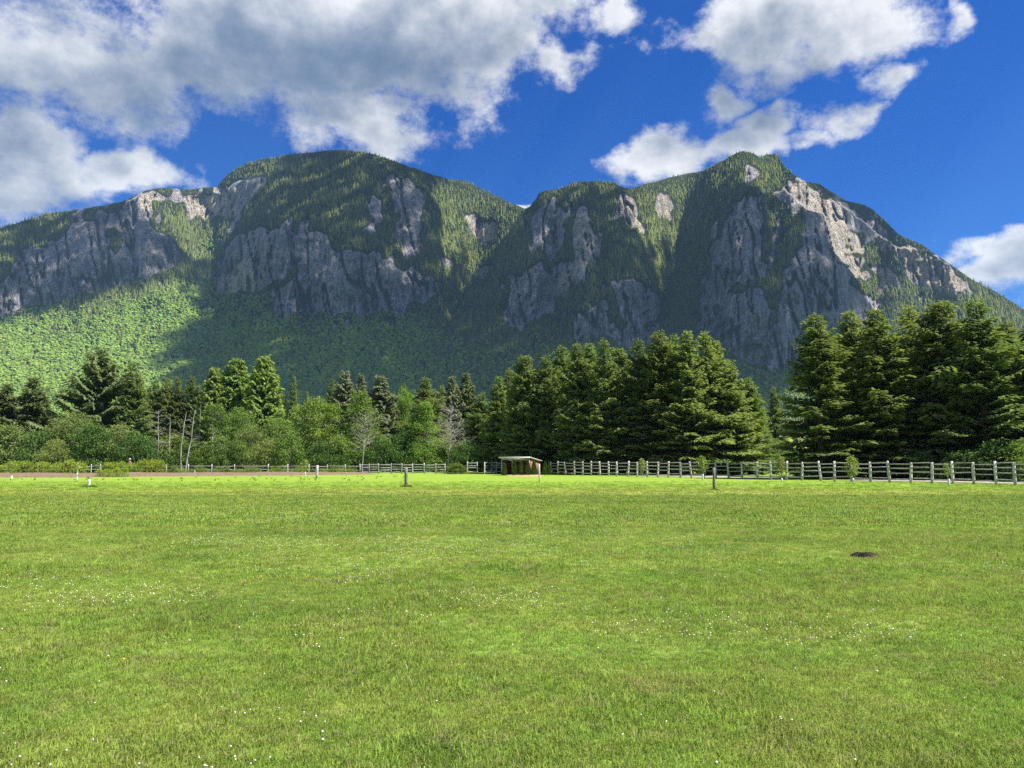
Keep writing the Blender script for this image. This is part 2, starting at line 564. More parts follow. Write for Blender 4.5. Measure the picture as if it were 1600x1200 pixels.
for line, jump in steps:
    lu = [p[0] for p in line]
    lv = np.interp(us, lu, [p[1] for p in line], left=-1e4, right=-1e4)
    lv = lv + 2.0 * fbm(us / 7.0, us * 0, 3, 55)
    jj = np.interp(us, lu, jump, left=0, right=0)
    D = D + jj[None, :] * np.clip((lv[None, :] - V) / 2.0, 0, 1)

# noses and hollows of the face
bosses = [(1185, 480, 55, 105, -150), (1290, 430, 38, 110, -150), (1056, 490, 34, 75, 90), (1210, 420, 18, 110, 70), (905, 400, 55, 130, -140), (745, 450, 45, 120, 110),
          (980, 400, 30, 90, -30), (1375, 400, 40, 90, 120), (1320, 360, 30, 60, 40), (560, 360, 110, 130, -90), (640, 340, 22, 90, 50), (420, 420, 60, 80, -80), (315, 400, 40, 90, 110),
          (230, 400, 40, 90, -40), (80, 430, 110, 90, -110), (330, 320, 45, 40, 60), (860, 400, 16, 80, 40), (935, 420, 14, 90, 50), (1150, 300, 40, 40, -40), (500, 450, 30, 60, -30), (590, 450, 30, 60, -35)]
for (bu, bv, su, sv, am) in bosses:
    D = D + am * np.exp(-((U - bu) / su) ** 2 - ((V - bv) / sv) ** 2)
up = np.clip((721 - V) / 140.0, 0, 1)
D = D + up * (46 * fbm(U / 70.0 + V / 400.0, V / 150.0, 4, 21) + 10 * fbm(U / 22.0, V / 60.0, 3, 23))
# fluted, broken rock
flute = fbm(U / 11.0 + V / 90.0, V / 70.0, 4, 31, 0.6)
block = fbm(U / 26.0, V / 24.0, 4, 37, 0.6)
crack = np.abs(fbm(U / 17.0 - V / 110.0, V / 95.0, 3, 43))
fine = fbm(U / 5.0 + V / 60.0, V / 26.0, 3, 47, 0.7)
D = D + rk * (13 * fine + 22 * flute + 24 * block + 46 * np.clip(0.11 - crack, 0, 1) / 0.11)

# keep every column climbing away from the eye so nothing folds over
MX = D * XR
MY = D
MZ = EYE + D * TR
# the far side falls away behind the crest
back = []
for k_, (dd, dz) in enumerate(((60, -12), (220, -90), (600, -380), (1100, -900))):
    y2 = MY[-1] + dd
    back.append(np.stack([y2 * XR[-1], y2, np.maximum(MZ[-1] + dz * (0.4 + MZ[-1] / 1400.0), -30)], -1))
MV = np.concatenate([np.stack([MX, MY, MZ], -1), np.stack(back)], 0)
NR = MV.shape[0]
# and the foot runs a little below the valley floor
MV[0, :, 2] = -6.0


def grid_faces(nr, nc):
    i = np.arange(nr - 1)[:, None] * nc + np.arange(nc - 1)[None, :]
    return np.stack([i, i + 1, i + nc + 1, i + nc], -1).reshape(-1, 4)


pl = sample(palem, U, V)
pad = lambda a: np.concatenate([a, np.zeros((NR - NV, NU))], 0)
ok_rock = pad(rk)


def mat_mountain():
    m, g, out = material("mountain rock and forest soil")
    geo = g.new('ShaderNodeNewGeometry')
    P = geo.outputs['Position']
    st = g.mapping(P, (0.03, 0.03, 0.006))           # streaks run down the wall
    sf = g.noise(g.mapping(P, (0.11, 0.11, 0.013)), 1.0, 5.0, 0.7)
    ck = g.noise(g.mapping(P, (0.045, 0.045, 0.009), (9.0, 2.0, 5.0)), 1.0, 4.0, 0.6)
    crk = g.ramp(g.math('ABSOLUTE', g.math('SUBTRACT', ck, 0.5)), 0.0, 0.028, 1.0, 0.0)
    n1 = g.noise(st, 1.0, 6.0, 0.62)
    n2 = g.noise(P, 0.02, 6.0, 0.6)
    n3 = g.noise(P, 0.09, 4.0, 0.65)
    base = g.mix(g.ramp(n1, 0.36, 0.66), (0.30, 0.28, 0.30), (0.52, 0.49, 0.505))
    base = g.mix(g.ramp(sf, 0.50, 0.70, 0, 0.8), base, (0.60, 0.58, 0.59))
    base = g.mix(g.ramp(sf, 0.44, 0.28, 0, 0.75), base, (0.10, 0.092, 0.105))
    base = g.mix(g.ramp(n2, 0.55, 0.72, 0, 0.55), base, (0.29, 0.205, 0.17))
    base = g.mix(g.ramp(n3, 0.62, 0.70, 0, 0.75), base, (0.42, 0.40, 0.38))
    base = g.mix(g.ramp(n3, 0.38, 0.30, 0, 0.5), base, (0.09, 0.085, 0.09))
    tan = g.mix(g.ramp(n1, 0.35, 0.65), (0.42, 0.355, 0.275), (0.70, 0.61, 0.48))
    base = g.mix(g.math('MULTIPLY', g.attr('pale'), 0.85), base, tan)
    moss = g.noise(P, 0.012, 5.0, 0.65)
    base = g.mix(g.ramp(moss, 0.58, 0.70, 0, 0.5), base, (0.075, 0.10, 0.04))
    base = g.mix(g.math('MULTIPLY', crk, 0.7), base, (0.05, 0.047, 0.052))
    soil = g.mix(g.ramp(n3, 0.4, 0.6), (0.022, 0.035, 0.014), (0.045, 0.06, 0.022))
    col = g.mix(g.ramp(g.attr('rock'), 0.30, 0.5), soil, base)
    h = g.math('ADD', g.math('MULTIPLY_ADD', sf, 1.6, g.math('MULTIPLY_ADD', crk, -0.7, g.math('MULTIPLY', n1, 2.0))), g.math('ADD', n3, g.math('MULTIPLY', n2, 1.5)))
    principled(g, out, col, 0.95, bump(g, h, 1.0, 14.0), 0.1)
    return m


mountain = link("mountain", mesh_np("mountain", MV.reshape(-1, 3), grid_faces(NR, NU), {'rock': ok_rock.ravel(), 'pale': pad(pl).ravel()}, False, mat_mountain()),
                kind="structure", label="rocky forested mountain with two summits rising over the valley")

# ---------------------------------------------------------------- scattering of uncountable stuff
def scatter(name, pts, rot, scl, idx, protos, label, **props):
    """one object whose geometry nodes stand a prototype on every point"""
    me = mesh_np(name, pts, None, {'rot': rot, 'scl': scl})
    at = me.attributes.new('idx', 'INT', 'POINT')
    at.data.foreach_set('value', np.asarray(idx, np.int32))
    o = link(name, me, kind="stuff", label=label, **props)
    ng = bpy.data.node_groups.new(name + " scatter", 'GeometryNodeTree')
    ng.interface.new_socket("Geometry", in_out='INPUT', socket_type='NodeSocketGeometry')
    ng.interface.new_socket("Geometry", in_out='OUTPUT', socket_type='NodeSocketGeometry')
    N, L = ng.nodes, ng.links
    gi, go = N.new('NodeGroupInput'), N.new('NodeGroupOutput')
    iop = N.new('GeometryNodeInstanceOnPoints')
    L.new(gi.outputs[0], iop.inputs['Points'])
    jn = N.new('GeometryNodeJoinGeometry')
    for p in reversed(protos):
        oi = N.new('GeometryNodeObjectInfo')
        oi.inputs['Object'].default_value = p
        oi.inputs['As Instance'].default_value = True
        L.new(oi.outputs['Geometry'], jn.inputs[0])
    L.new(jn.outputs[0], iop.inputs['Instance'])
    iop.inputs['Pick Instance'].default_value = True
    for nm, dt, sk in (('idx', 'INT', 'Instance Index'), ('rot', 'FLOAT_VECTOR', 'Rotation'), ('scl', 'FLOAT_VECTOR', 'Scale')):
        na = N.new('GeometryNodeInputNamedAttribute')
        na.data_type = dt
        na.inputs['Name'].default_value = nm
        out = [s for s in na.outputs if s.enabled and s.name == 'Attribute'][0]
        L.new(out, iop.inputs[sk])
    L.new(iop.outputs[0], go.inputs[0])
    md = o.modifiers.new("scatter", 'NODES')
    md.node_group = ng
    return o


def proto(name, mesh):
    return bpy.data.objects.new(name, mesh)          # lives only as the source of the scatter


def far_conifer(seed, mat):
    r = np.random.default_rng(seed)
    V_, F_, tip = [], [], []
    nl = 9
    for k in range(nl):
        t = k / (nl - 1)
        z0 = 0.06 + 0.86 * t
        R = 0.17 * (1 - t) ** 0.8 + 0.012
        n = 9
        c = len(V_)
        V_.append((r.normal(0, 0.006), r.normal(0, 0.006), z0 + 0.20 * (1 - 0.4 * t)))
        tip.append(0.2)
        a0 = r.uniform(0, 6.28)
        for j in range(n * 2):
            a = a0 + j * math.pi / n
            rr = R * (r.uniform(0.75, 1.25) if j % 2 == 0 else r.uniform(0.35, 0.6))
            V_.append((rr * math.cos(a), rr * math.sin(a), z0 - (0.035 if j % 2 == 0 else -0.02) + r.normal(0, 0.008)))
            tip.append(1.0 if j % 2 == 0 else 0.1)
        for j in range(n * 2):
            F_.append((c, c + 1 + j, c + 1 + (j + 1) % (n * 2)))
    return mesh_np("far conifer", np.array(V_), np.array(F_), {'tip': np.array(tip)}, False, mat)


def far_broadleaf(seed, mat):
    r = np.random.default_rng(seed)
    V_, F_, tip = [], [], []
    bm = bmesh.new()
    bmesh.ops.create_icosphere(bm, subdivisions=2, radius=1.0)
    bv = np.array([v.co[:] for v in bm.verts])
    bf = np.array([[v.index for v in f.verts] for f in bm.faces])
    bm.free()
    for k in range(9):
        a = r.uniform(0, 6.28)
        rad = r.uniform(0.0, 0.28) if k else 0
        c = np.array([rad * math.cos(a), rad * math.sin(a), r.uniform(0.38, 0.8) - 0.35 * rad])
        s = r.uniform(0.13, 0.23)
        jit = 1 + r.uniform(-0.28, 0.28, (len(bv), 1))
        q = bv * jit * np.array([s, s, s * 0.8]) + c
        F_.append(bf + sum(len(x) for x in V_))
        V_.append(q)
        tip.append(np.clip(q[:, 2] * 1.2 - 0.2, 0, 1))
    return mesh_np("far broadleaf", np.concatenate(V_), np.concatenate(F_), {'tip': np.concatenate(tip)}, False, mat)


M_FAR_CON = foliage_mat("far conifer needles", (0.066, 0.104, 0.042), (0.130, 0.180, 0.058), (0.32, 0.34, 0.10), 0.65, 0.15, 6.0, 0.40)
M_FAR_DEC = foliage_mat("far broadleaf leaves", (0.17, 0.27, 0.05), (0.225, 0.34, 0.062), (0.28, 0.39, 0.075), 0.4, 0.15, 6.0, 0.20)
far_protos = [proto("far_conifer", far_conifer(s, M_FAR_CON)) for s in (1, 2, 3, 4)] + [proto("far_broadleaf", far_broadleaf(s, M_FAR_DEC)) for s in (1, 2, 3)]


def mountain_forest():
    n = 190000
    u = rng.uniform(-260, 1860, n)
    q = rng.uniform(0, 1, n) ** 0.93
    fi = np.interp(u, us, np.arange(NU))
    ri = np.interp(q, tt, np.arange(NV))
    i0, j0 = np.clip(ri.astype(int), 0, NV - 2), np.clip(fi.astype(int), 0, NU - 2)
    fy, fx = (ri - i0)[:, None], (fi - j0)[:, None]
    p = (MV[i0, j0] * (1 - fx) + MV[i0, j0 + 1] * fx) * (1 - fy) + (MV[i0 + 1, j0] * (1 - fx) + MV[i0 + 1, j0 + 1] * fx) * fy
    vv = V[i0, j0]
    r_ = rk[i0, j0]
    # taller columns hold more picture, so thin the short ones to keep the stand even
    hgt = 721 - np.interp(u, us, vc)
    keep = rng.uniform(0, 1, n) < hgt / 470.0
    keep &= (r_ < 0.26) | (rng.uniform(0, 1, n) < 0.045)
    cl = fbm(u / 22.0, vv / 16.0, 3, 91)
    keep &= rng.uniform(0, 1, n) < np.where(vv < 500, 0.80 + 0.5 * cl, 1.0)
    edge = 486 + 14 * fbm(u / 60.0, u * 0, 3, 61) - 45 * np.exp(-((u - 330) / 110.0) ** 2) + np.clip((u - 640) / 90.0, 0, 1) * 55
    pd = 1 / (1 + np.exp(-(vv - edge) / 7.0)) * (0.90 - 0.45 * np.clip((u - 640) / 120.0, 0, 1))
    pd *= np.clip(1.25 + 1.2 * fbm(u / 45.0, vv / 35.0, 3, 71), 0, 1)
    pd = np.maximum(pd, 0.85 * np.exp(-((u - 332) / 16.0) ** 2 - ((vv - 388) / 12.0) ** 2))
    dec = rng.uniform(0, 1, n) < pd
    h = np.where(dec, rng.uniform(7, 14.5, n), np.where(vv > 470, 10, 12) + np.where(vv > 470, 12, 16) * rng.uniform(0, 1, n) ** 1.5)
    h *= np.where(r_ > 0.26, 0.45, 1.0) * (1 - 0.38 * np.clip(rk_s[i0, j0] / 0.35, 0, 1)) * np.where(vv < 340, 0.85, 1.0) * np.where(vv < np.interp(u, us, vc) + 16, 0.6, 1.0)
    wid = np.where(dec, rng.uniform(0.95, 1.4, n), rng.uniform(1.0, 1.5, n))
    idx = np.where(dec, 4 + rng.integers(0, 3, n), rng.integers(0, 4, n))
    p[:, 2] -= 1.5
    rot = np.stack([rng.normal(0, 0.03, n), rng.normal(0, 0.03, n), rng.uniform(0, 6.28, n)], -1)
    scl = np.stack([h * wid, h * wid, h], -1)
    k = keep
    return scatter("mountain_forest", p[k], rot[k], scl[k], idx[k], far_protos, "dense forest of conifers and leafy trees covering the mountain slopes")


def valley_wood():
    n = 5200
    y = rng.uniform(330, 1420, n)
    x = rng.uniform(-0.95, 0.95, n) * y
    dec = rng.uniform(0, 1, n) < 0.4
    h = np.where(dec, rng.uniform(13, 20, n), rng.uniform(16, 27, n))
    wid = np.where(dec, rng.uniform(0.9, 1.3, n), rng.uniform(0.85, 1.2, n))
    idx = np.where(dec, 4 + rng.integers(0, 3, n), rng.integers(0, 4, n))
    rot = np.stack([n * [0.0], n * [0.0], rng.uniform(0, 6.28, n)], -1)
    return scatter("valley_wood", np.stack([x, y, 0 * x - 0.3], -1), rot, np.stack([h * wid, h * wid, h], -1), idx, far_protos,
                   "wood on the valley floor between the field's trees and the mountain")


mountain_forest()
valley_wood()


# ---------------------------------------------------------------- unseen clouds added overhead, shaped to shade the mountain
def cloud_mat(name, through):
    m, g, out = material(name)
    df = g.new('ShaderNodeBsdfDiffuse')
    df.inputs['Color'].default_value = (0.85, 0.86, 0.88, 1)
    tl = g.new('ShaderNodeBsdfTranslucent')
    tl.inputs['Color'].default_value = (0.85, 0.86, 0.88, 1)
    a = g.new('ShaderNodeMixShader')
    a.inputs[0].default_value = 0.5
    g.l.new(df.outputs[0], a.inputs[1])
    g.l.new(tl.outputs[0], a.inputs[2])
    tp = g.new('ShaderNodeBsdfTransparent')
    b = g.new('ShaderNodeMixShader')
    b.inputs[0].default_value = through
    g.l.new(a.outputs[0], b.inputs[1])
    g.l.new(tp.outputs[0], b.inputs[2])
    g.l.new(b.outputs[0], out.inputs['Surface'])
    return m


def lump_mesh(name, centres, radii, mat, flat=0.45):
    bm = bmesh.new()
    bmesh.ops.create_icosphere(bm, subdivisions=1, radius=1.0)
    bv = np.array([v.co[:] for v in bm.verts])
    bf = np.array([[v.index for v in f.verts] for f in bm.faces])
    bm.free()
    Vs, Fs = [], []
    for k, (c, r) in enumerate(zip(centres, radii)):
        j = 1 + 0.22 * rng.normal(0, 1, (len(bv), 1)).clip(-1.5, 1.5)
        Vs.append(bv * j * np.array([r, r, r * flat]) + c)
        Fs.append(bf + k * len(bv))
    return mesh_np(name, np.concatenate(Vs), np.concatenate(Fs), None, True, mat)


CLOUD_Z = 2350.0
shade_polys = [   # parts of the mountain to darken; the added clouds take their shape from these
    [(452, 225), (480, 300), (440, 330), (380, 350), (365, 400), (345, 440), (330, 500), (310, 560), (330, 640), (800, 660), (1215, 640), (1215, 590), (1190, 580), (700, 560), (690, 500), (700, 430), (690, 360), (690, 300), (720, 278), (600, 225)],
    [(700, 470), (745, 425), (790, 372), (830, 325), (852, 312), (875, 318), (900, 304), (950, 302), (972, 330), (1000, 390), (1035, 440), (1030, 560), (1000, 600), (700, 600)],
    [(-200, 330), (60, 350), (150, 335), (205, 330), (225, 360), (255, 380), (290, 400), (300, 430), (250, 450), (140, 460), (0, 495), (-200, 500)],
    [(1040, 450), (1090, 366), (1130, 324), (1160, 298), (1180, 298), (1200, 308), (1225, 301), (1262, 332), (1288, 340), (1303, 397), (1332, 432), (1360, 490), (1280, 600), (1040, 600)],
    [(1262, 282), (1300, 300), (1360, 322), (1402, 366), (1390, 380), (1340, 352), (1300, 318)],
]


def build_shade_clouds():
    cm = cloud_mat("shade_cloud", 0.56)
    n = 90000
    uu = rng.uniform(-220, 1420, n)
    vv = rng.uniform(232, 655, n)
    for k, poly in enumerate(shade_polys):
        inn = in_poly(uu, vv, poly)
        u_, v_ = uu[inn], vv[inn]
        fi = np.clip(np.interp(u_, us, np.arange(NU)).astype(int), 0, NU - 1)
        top = vc[fi]
        ok = v_ > top + 2
        fi, v_ = fi[ok], v_[ok]
        q = (v_ - 721) / (vc[fi] - 721)
        ri = np.clip(np.interp(q, tt, np.arange(NV)).astype(int), 0, NV - 1)
        p = MV[ri, fi]
        c = p + SUN[None, :] * ((CLOUD_Z - p[:, 2]) / SUN[2])[:, None]
        c[:, :2] += rng.uniform(-14, 14, (len(c), 2))
        v_low = v_ > 455
        # thin out to one lump per cell
        cell = {}
        for i, (x, y) in enumerate(zip(c[:, 0], c[:, 1])):
            cell.setdefault((round(x / 30), round(y / 30)), i)
        ids = np.array(list(cell.values()), int)
        if not len(ids):
            continue
        c = c[ids]
        grow = np.where(v_low[ids], 1.35, 1.0)
        c[:, 2] = CLOUD_Z + rng.uniform(0, 160, len(ids))
        link("shade_cloud", lump_mesh("shade_cloud", c, rng.uniform(26, 36, len(ids)) * grow, cm), kind="structure", label="unseen cumulus added to shade the mountain")


build_shade_clouds()

# ---------------------------------------------------------------- the air between here and the mountain
def build_haze():
    m, g, out = material("haze")
    vp = g.new('ShaderNodeVolumePrincipled')
    vp.inputs['Color'].default_value = (0.38, 0.66, 1.0, 1)
    vp.inputs['Density'].default_value = HAZE_DENSITY
    vp.inputs['Anisotropy'].default_value = 0.0
    g.l.new(vp.outputs[0], out.inputs['Volume'])
    x0, x1, y0, y1, z0, z1 = -6500.0, 6500.0, -400.0, 6500.0, -60.0, float(MV[..., 2].max()) + 70.0
    v = [(x, y, z) for z in (z0, z1) for y in (y0, y1) for x in (x0, x1)]
    f = np.array([(0, 2, 3, 1), (4, 5, 7, 6), (0, 1, 5, 4), (2, 6, 7, 3), (0, 4, 6, 2), (1, 3, 7, 5)])
    link("haze", mesh_np("haze", np.array(v), f, None, False, m), kind="stuff", label="thin blue summer haze filling the valley air")


HAZE_DENSITY = 0.000044
build_haze()

# ---------------------------------------------------------------- ground
def lawn_color(g, P):
    """patchy mown meadow: grass colours plus a painted sunlit far strip"""
    big = g.noise(P, 0.11, 4.0, 0.6)
    mid = g.noise(P, 0.75, 4.0, 0.62)
    clo = g.noise(g.vmath('ADD', P, (31.0, 7.0, 0.0)), 0.42, 4.0, 0.6)
    dry = g.noise(g.vmath('ADD', P, (3.0, 57.0, 0.0)), 1.6, 5.0, 0.66)
    fin = g.noise(P, 9.0, 3.0, 0.7)
    c = g.mix(g.ramp(big, 0.35, 0.65), (0.195, 0.305, 0.048), (0.255, 0.38, 0.064))
    c = g.mix(g.ramp(mid, 0.38, 0.68, 0, 0.75), c, (0.31, 0.36, 0.082))
    c = g.mix(g.ramp(clo, 0.48, 0.66, 0, 0.5), c, (0.11, 0.235, 0.032))
    c = g.mix(g.ramp(dry, 0.55, 0.70, 0, 0.65), c, (0.30, 0.26, 0.11))
    c = g.mix(g.ramp(fin, 0.3, 0.75, 0, 0.35), c, (0.085, 0.13, 0.026))
    X, Y, Z = g.xyz(P)
    # sunlit far strip beyond the shaded foreground, painted into the grass colour
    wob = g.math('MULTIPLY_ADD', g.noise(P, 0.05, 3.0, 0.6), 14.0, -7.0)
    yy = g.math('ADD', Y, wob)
    sunlit_strip = g.ramp(yy, 36.0, 41.0, 0, 1)
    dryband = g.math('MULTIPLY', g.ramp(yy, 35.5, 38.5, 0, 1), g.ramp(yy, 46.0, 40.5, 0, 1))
    c = g.mix(g.math('MULTIPLY', sunlit_strip, 0.72), c, (0.215, 0.330, 0.038))
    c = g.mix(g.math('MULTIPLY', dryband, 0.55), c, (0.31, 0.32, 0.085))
    st = g.noise(g.mapping(P, (0.05, 0.5, 1.0)), 1.0, 4.0, 0.65)
    c = g.mix(g.ramp(st, 0.52, 0.68, 0, 0.30), c, (0.24, 0.24, 0.07))
    c = g.mix(g.ramp(st, 0.46, 0.34, 0, 0.35), c, (0.085, 0.155, 0.022))
    return c


def mat_ground():
    m, g, out = material("meadow ground")
    geo = g.new('ShaderNodeNewGeometry')
    P = geo.outputs['Position']
    X, Y, Z = g.xyz(P)
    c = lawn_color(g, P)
    wob = g.math('MULTIPLY_ADD', g.noise(P, 0.05, 3.0, 0.6), 14.0, -7.0)
    # rough floor under the trees and out over the valley
    rough = g.ramp(g.math('ADD', Y, g.math('MULTIPLY', wob, 0.6)), 118.0, 128.0, 0, 1)
    c = g.mix(rough, c, (0.05, 0.075, 0.025))
    h = g.math('ADD', g.noise(P, 22.0, 4.0, 0.7), g.math('MULTIPLY', g.noise(P, 2.2, 4.0, 0.6), 2.0))
    principled(g, out, c, 0.95, bump(g, h, 0.9, 0.05), 0.05)
    return m


def ground_z(x, y):
    x, y = np.asarray(x, float), np.asarray(y, float)
    return 0.045 * fbm(x / 3.1, y / 3.1, 3, 201) * np.clip((60 - y) / 30.0, 0, 1) - 0.02


def build_ground():
    a = np.concatenate([-np.geomspace(9000, 26, 26), np.linspace(-24, 24, 97), np.geomspace(26, 9000, 26)])
    b = np.concatenate([[-600, -200, -60, -20, -8], np.linspace(-4, 44, 97), np.geomspace(47, 9000, 34)])
    X, Y = np.meshgrid(a, b)
    Z = ground_z(X, Y)
    Z = np.where(np.abs(X) > 40, -0.02, Z)
    link("ground", mesh_np("ground", np.stack([X, Y, Z], -1).reshape(-1, 3), grid_faces(len(b), len(a)), None, True, mat_ground()), kind="structure", label="wide mown green meadow")


build_ground()


def mat_grass():
    m, g, out = material("grass blades")
    geo = g.new('ShaderNodeNewGeometry')
    oi = g.new('ShaderNodeObjectInfo')
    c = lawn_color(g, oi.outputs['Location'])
    t = g.attr('tip')
    c = g.mix(g.math('MULTIPLY', t, 0.38), c, (0.38, 0.46, 0.11))
    hs = g.new('ShaderNodeHueSaturation')
    g.l.new(c, hs.inputs['Color'])
    g.l.new(g.ramp(oi.outputs['Random'], 0, 1, 0.62, 1.45, smooth=False), hs.inputs['Value'])
    g.l.new(g.math('MULTIPLY_ADD', g.math('FRACT', g.math('MULTIPLY', oi.outputs['Random'], 9.7)), 0.03, 0.485), hs.inputs['Hue'])
    straw = g.math('GREATER_THAN', g.math('FRACT', g.math('MULTIPLY', oi.outputs['Random'], 31.7)), 0.91)
    col = g.mix(g.math('MULTIPLY', straw, 0.7), hs.outputs[0], (0.42, 0.36, 0.19))
    df = g.new('ShaderNodeBsdfDiffuse')
    g.l.new(col, df.inputs['Color'])
    tr = g.new('ShaderNodeBsdfTranslucent')
    g.l.new(col, tr.inputs['Color'])
    ms = g.new('ShaderNodeMixShader')
    ms.inputs[0].default_value = 0.42
    g.l.new(df.outputs[0], ms.inputs[1])
    g.l.new(tr.outputs[0], ms.inputs[2])
    g.l.new(ms.outputs[0], out.inputs['Surface'])
    return m


def tuft(seed, n, hmin, hmax, spread, wid, lean, mat):
    r = np.random.default_rng(seed)
    Vs, Fs, T = [], [], []
    for k in range(n):
        a, b = r.uniform(0, 6.28), r.uniform(0, 6.28)
        rad = spread * math.sqrt(r.uniform(0, 1))
        bx, by = rad * math.cos(a), rad * math.sin(a)
        h = r.uniform(hmin, hmax)
        ln = abs(r.normal(0, lean)) * h
        dx, dy = ln * math.cos(b), ln * math.sin(b)
        w = wid * r.uniform(0.7, 1.3)
        sx, sy = -math.sin(b + 0.5) * w, math.cos(b + 0.5) * w
        i = len(Vs)
        Vs += [(bx - sx, by - sy, -0.015), (bx + sx, by + sy, -0.015),
               (bx + dx * 0.4 - sx * 0.8, by + dy * 0.4 - sy * 0.8, h * 0.6), (bx + dx * 0.4 + sx * 0.8, by + dy * 0.4 + sy * 0.8, h * 0.6),
               (bx + dx, by + dy, h * (1.0 - 0.25 * min(ln / h, 1.0)))]
        T += [0, 0, 0.6, 0.6, 1.0]
        Fs += [(i, i + 1, i + 3), (i, i + 3, i + 2), (i + 2, i + 3, i + 4)]
    return mesh_np("grass tuft", np.array(Vs), np.array(Fs), {'tip': np.array(T)}, False, mat)


def clover_leafs(seed, mat):
    r = np.random.default_rng(seed)
    Vs, Fs, T = [], [], []
    for k in range(14):
        a = r.uniform(0, 6.28)
        rad = 0.10 * math.sqrt(r.uniform(0, 1))
        c = np.array([rad * math.cos(a), rad * math.sin(a), r.uniform(0.02, 0.055)])
        for j in range(3):
            b = j * 2.094 + a
            d = np.array([math.cos(b), math.sin(b), r.normal(0.1, 0.25)]) * r.uniform(0.012, 0.018)
            s = np.array([-math.sin(b), math.cos(b), 0]) * 0.008
            i = len(Vs)
            Vs += [c, c + d * 0.6 + s, c + d, c + d * 0.6 - s]
            T += [0.1] * 4
            Fs += [(i, i + 1, i + 2), (i, i + 2, i + 3)]
    return mesh_np("clover leaves", np.array(Vs), np.array(Fs), {'tip': np.array(T)}, False, mat)


def build_grass():
    gm = mat_grass()
    P_ = [proto("grass_tuft", tuft(s, 18, 0.014, 0.032, 0.065, 0.0021, 1.15, gm)) for s in (1, 2, 3, 4)]
    P_ += [proto("grass_tuft", tuft(s, 12, 0.026, 0.06, 0.05, 0.0022, 1.1, gm)) for s in (5, 6)]
    P_ += [proto("clover_leaves", clover_leafs(s, gm)) for s in (7, 8)]
    P_ += [proto("grass_tuft", tuft(s, 18, 0.02, 0.045, 0.16, 0.006, 0.9, gm)) for s in (9, 10)]
    pts, idx, scl = [], [], []
    for (y0, y1, dens, far) in ((1.6, 6.5, 1150, 0), (6.5, 11, 620, 0), (11, 19, 240, 0), (19, 36, 62, 1), (36, 62, 16, 1)):
        w1 = 0.74 * y1 + 3.4
        n = int(dens * (y1 - y0) * 2 * w1)
        y = rng.uniform(y0, y1, n)
        x = rng.uniform(-w1, w1, n)
        k = (np.abs(x) < 0.74 * y + 3.4) & (rng.uniform(0, 1, n) < np.clip((64 - y) / 28.0, 0, 1))
        x, y = x[k], y[k]
        n = len(x)
        long_ = fbm(x / 1.3, y / 1.3, 3, 301)
        clo = fbm(x / 1.9 + 5, y / 1.9, 3, 311)
        r = rng.uniform(0, 1, n)
        i = rng.integers(0, 4, n)
        i = np.where(r < np.clip(0.10 + 0.75 * (long_ - 0.12), 0.04, 0.5), rng.integers(4, 6, n), i)
        i = np.where((r > 0.30) & (rng.uniform(0, 1, n) < 0.0 * clo), rng.integers(6, 8, n), i)
        if far:
            i = rng.integers(8, 10, n)
        s = rng.uniform(0.75, 1.25, n) * (1.0 + 0.35 * long_) * (1.25 if y0 >= 11 else 1.0)
        pts.append(np.stack([x, y, ground_z(x, y)], -1))
        idx.append(i)
        scl.append(np.stack([s, s, s], -1))
    pts, idx, scl = np.concatenate(pts), np.concatenate(idx), np.concatenate(scl)
    n = len(pts)
    rot = np.stack([rng.normal(0, 0.12, n), rng.normal(0, 0.12, n), rng.uniform(0, 6.28, n)], -1)
    scatter("grass", pts, rot, scl, idx, P_, "short mown grass and clover leaves of the meadow")


build_grass()


def build_flowers():
    m, g, out = material("clover blossom")
    oi = g.new('ShaderNodeObjectInfo')
    principled(g, out, (0.74, 0.72, 0.66), 0.8)
    m2, g2, out2 = material("dandelion blossom")
    principled(g2, out2, (0.75, 0.48, 0.02), 0.8)
    bm = bmesh.new()
    bmesh.ops.create_icosphere(bm, subdivisions=1, radius=1.0)
    bv = np.array([v.co[:] for v in bm.verts])
    bf = np.array([[v.index for v in f.verts] for f in bm.faces])
    bm.free()
    y = 3.2 + 26 * rng.uniform(0, 1, 60000) ** 1.2
    x = rng.uniform(-1, 1, len(y)) * (0.72 * y + 2.5)
    c = fbm(x / 1.5, y / 1.5, 3, 401) + 0.55 * fbm(x / 5.0, y / 5.0, 2, 411)
    k = (c > 0.18) & (rng.uniform(0, 1, len(y)) < np.clip((c - 0.16) * 0.85, 0, 0.34))
    k |= rng.uniform(0, 1, len(y)) < 0.007
    x, y = x[k], y[k]
    Vs, Fs = [], []
    for i, (a, b) in enumerate(zip(x, y)):
        s = rng.uniform(0.0042, 0.0078) * (1.0 + 0.008 * b)
        Vs.append(bv * (1 + rng.uniform(-0.2, 0.2, (len(bv), 1))) * np.array([s, s, s * 0.85]) + np.array([a, b, float(ground_z(a, b)) + rng.uniform(0.022, 0.042)]))
        Fs.append(bf + i * len(bv))
    link("clover_flowers", mesh_np("clover flowers", np.concatenate(Vs), np.concatenate(Fs), None, True, m), kind="stuff", label="small white clover heads in drifts through the grass")
    Vs, Fs = [], []
    for i in range(22):
        b = rng.uniform(6, 24)
        a = rng.uniform(-1, 1) * 0.68 * b
        s = rng.uniform(0.010, 0.016)
        Vs.append(bv * np.array([s, s, s * 0.5]) + np.array([a, b, float(ground_z(a, b)) + 0.06]))
        Fs.append(bf + i * len(bv))
    link("dandelion_flowers", mesh_np("dandelions", np.concatenate(Vs), np.concatenate(Fs), None, True, m2), kind="stuff", label="few small yellow dandelion heads in the grass")


build_flowers()

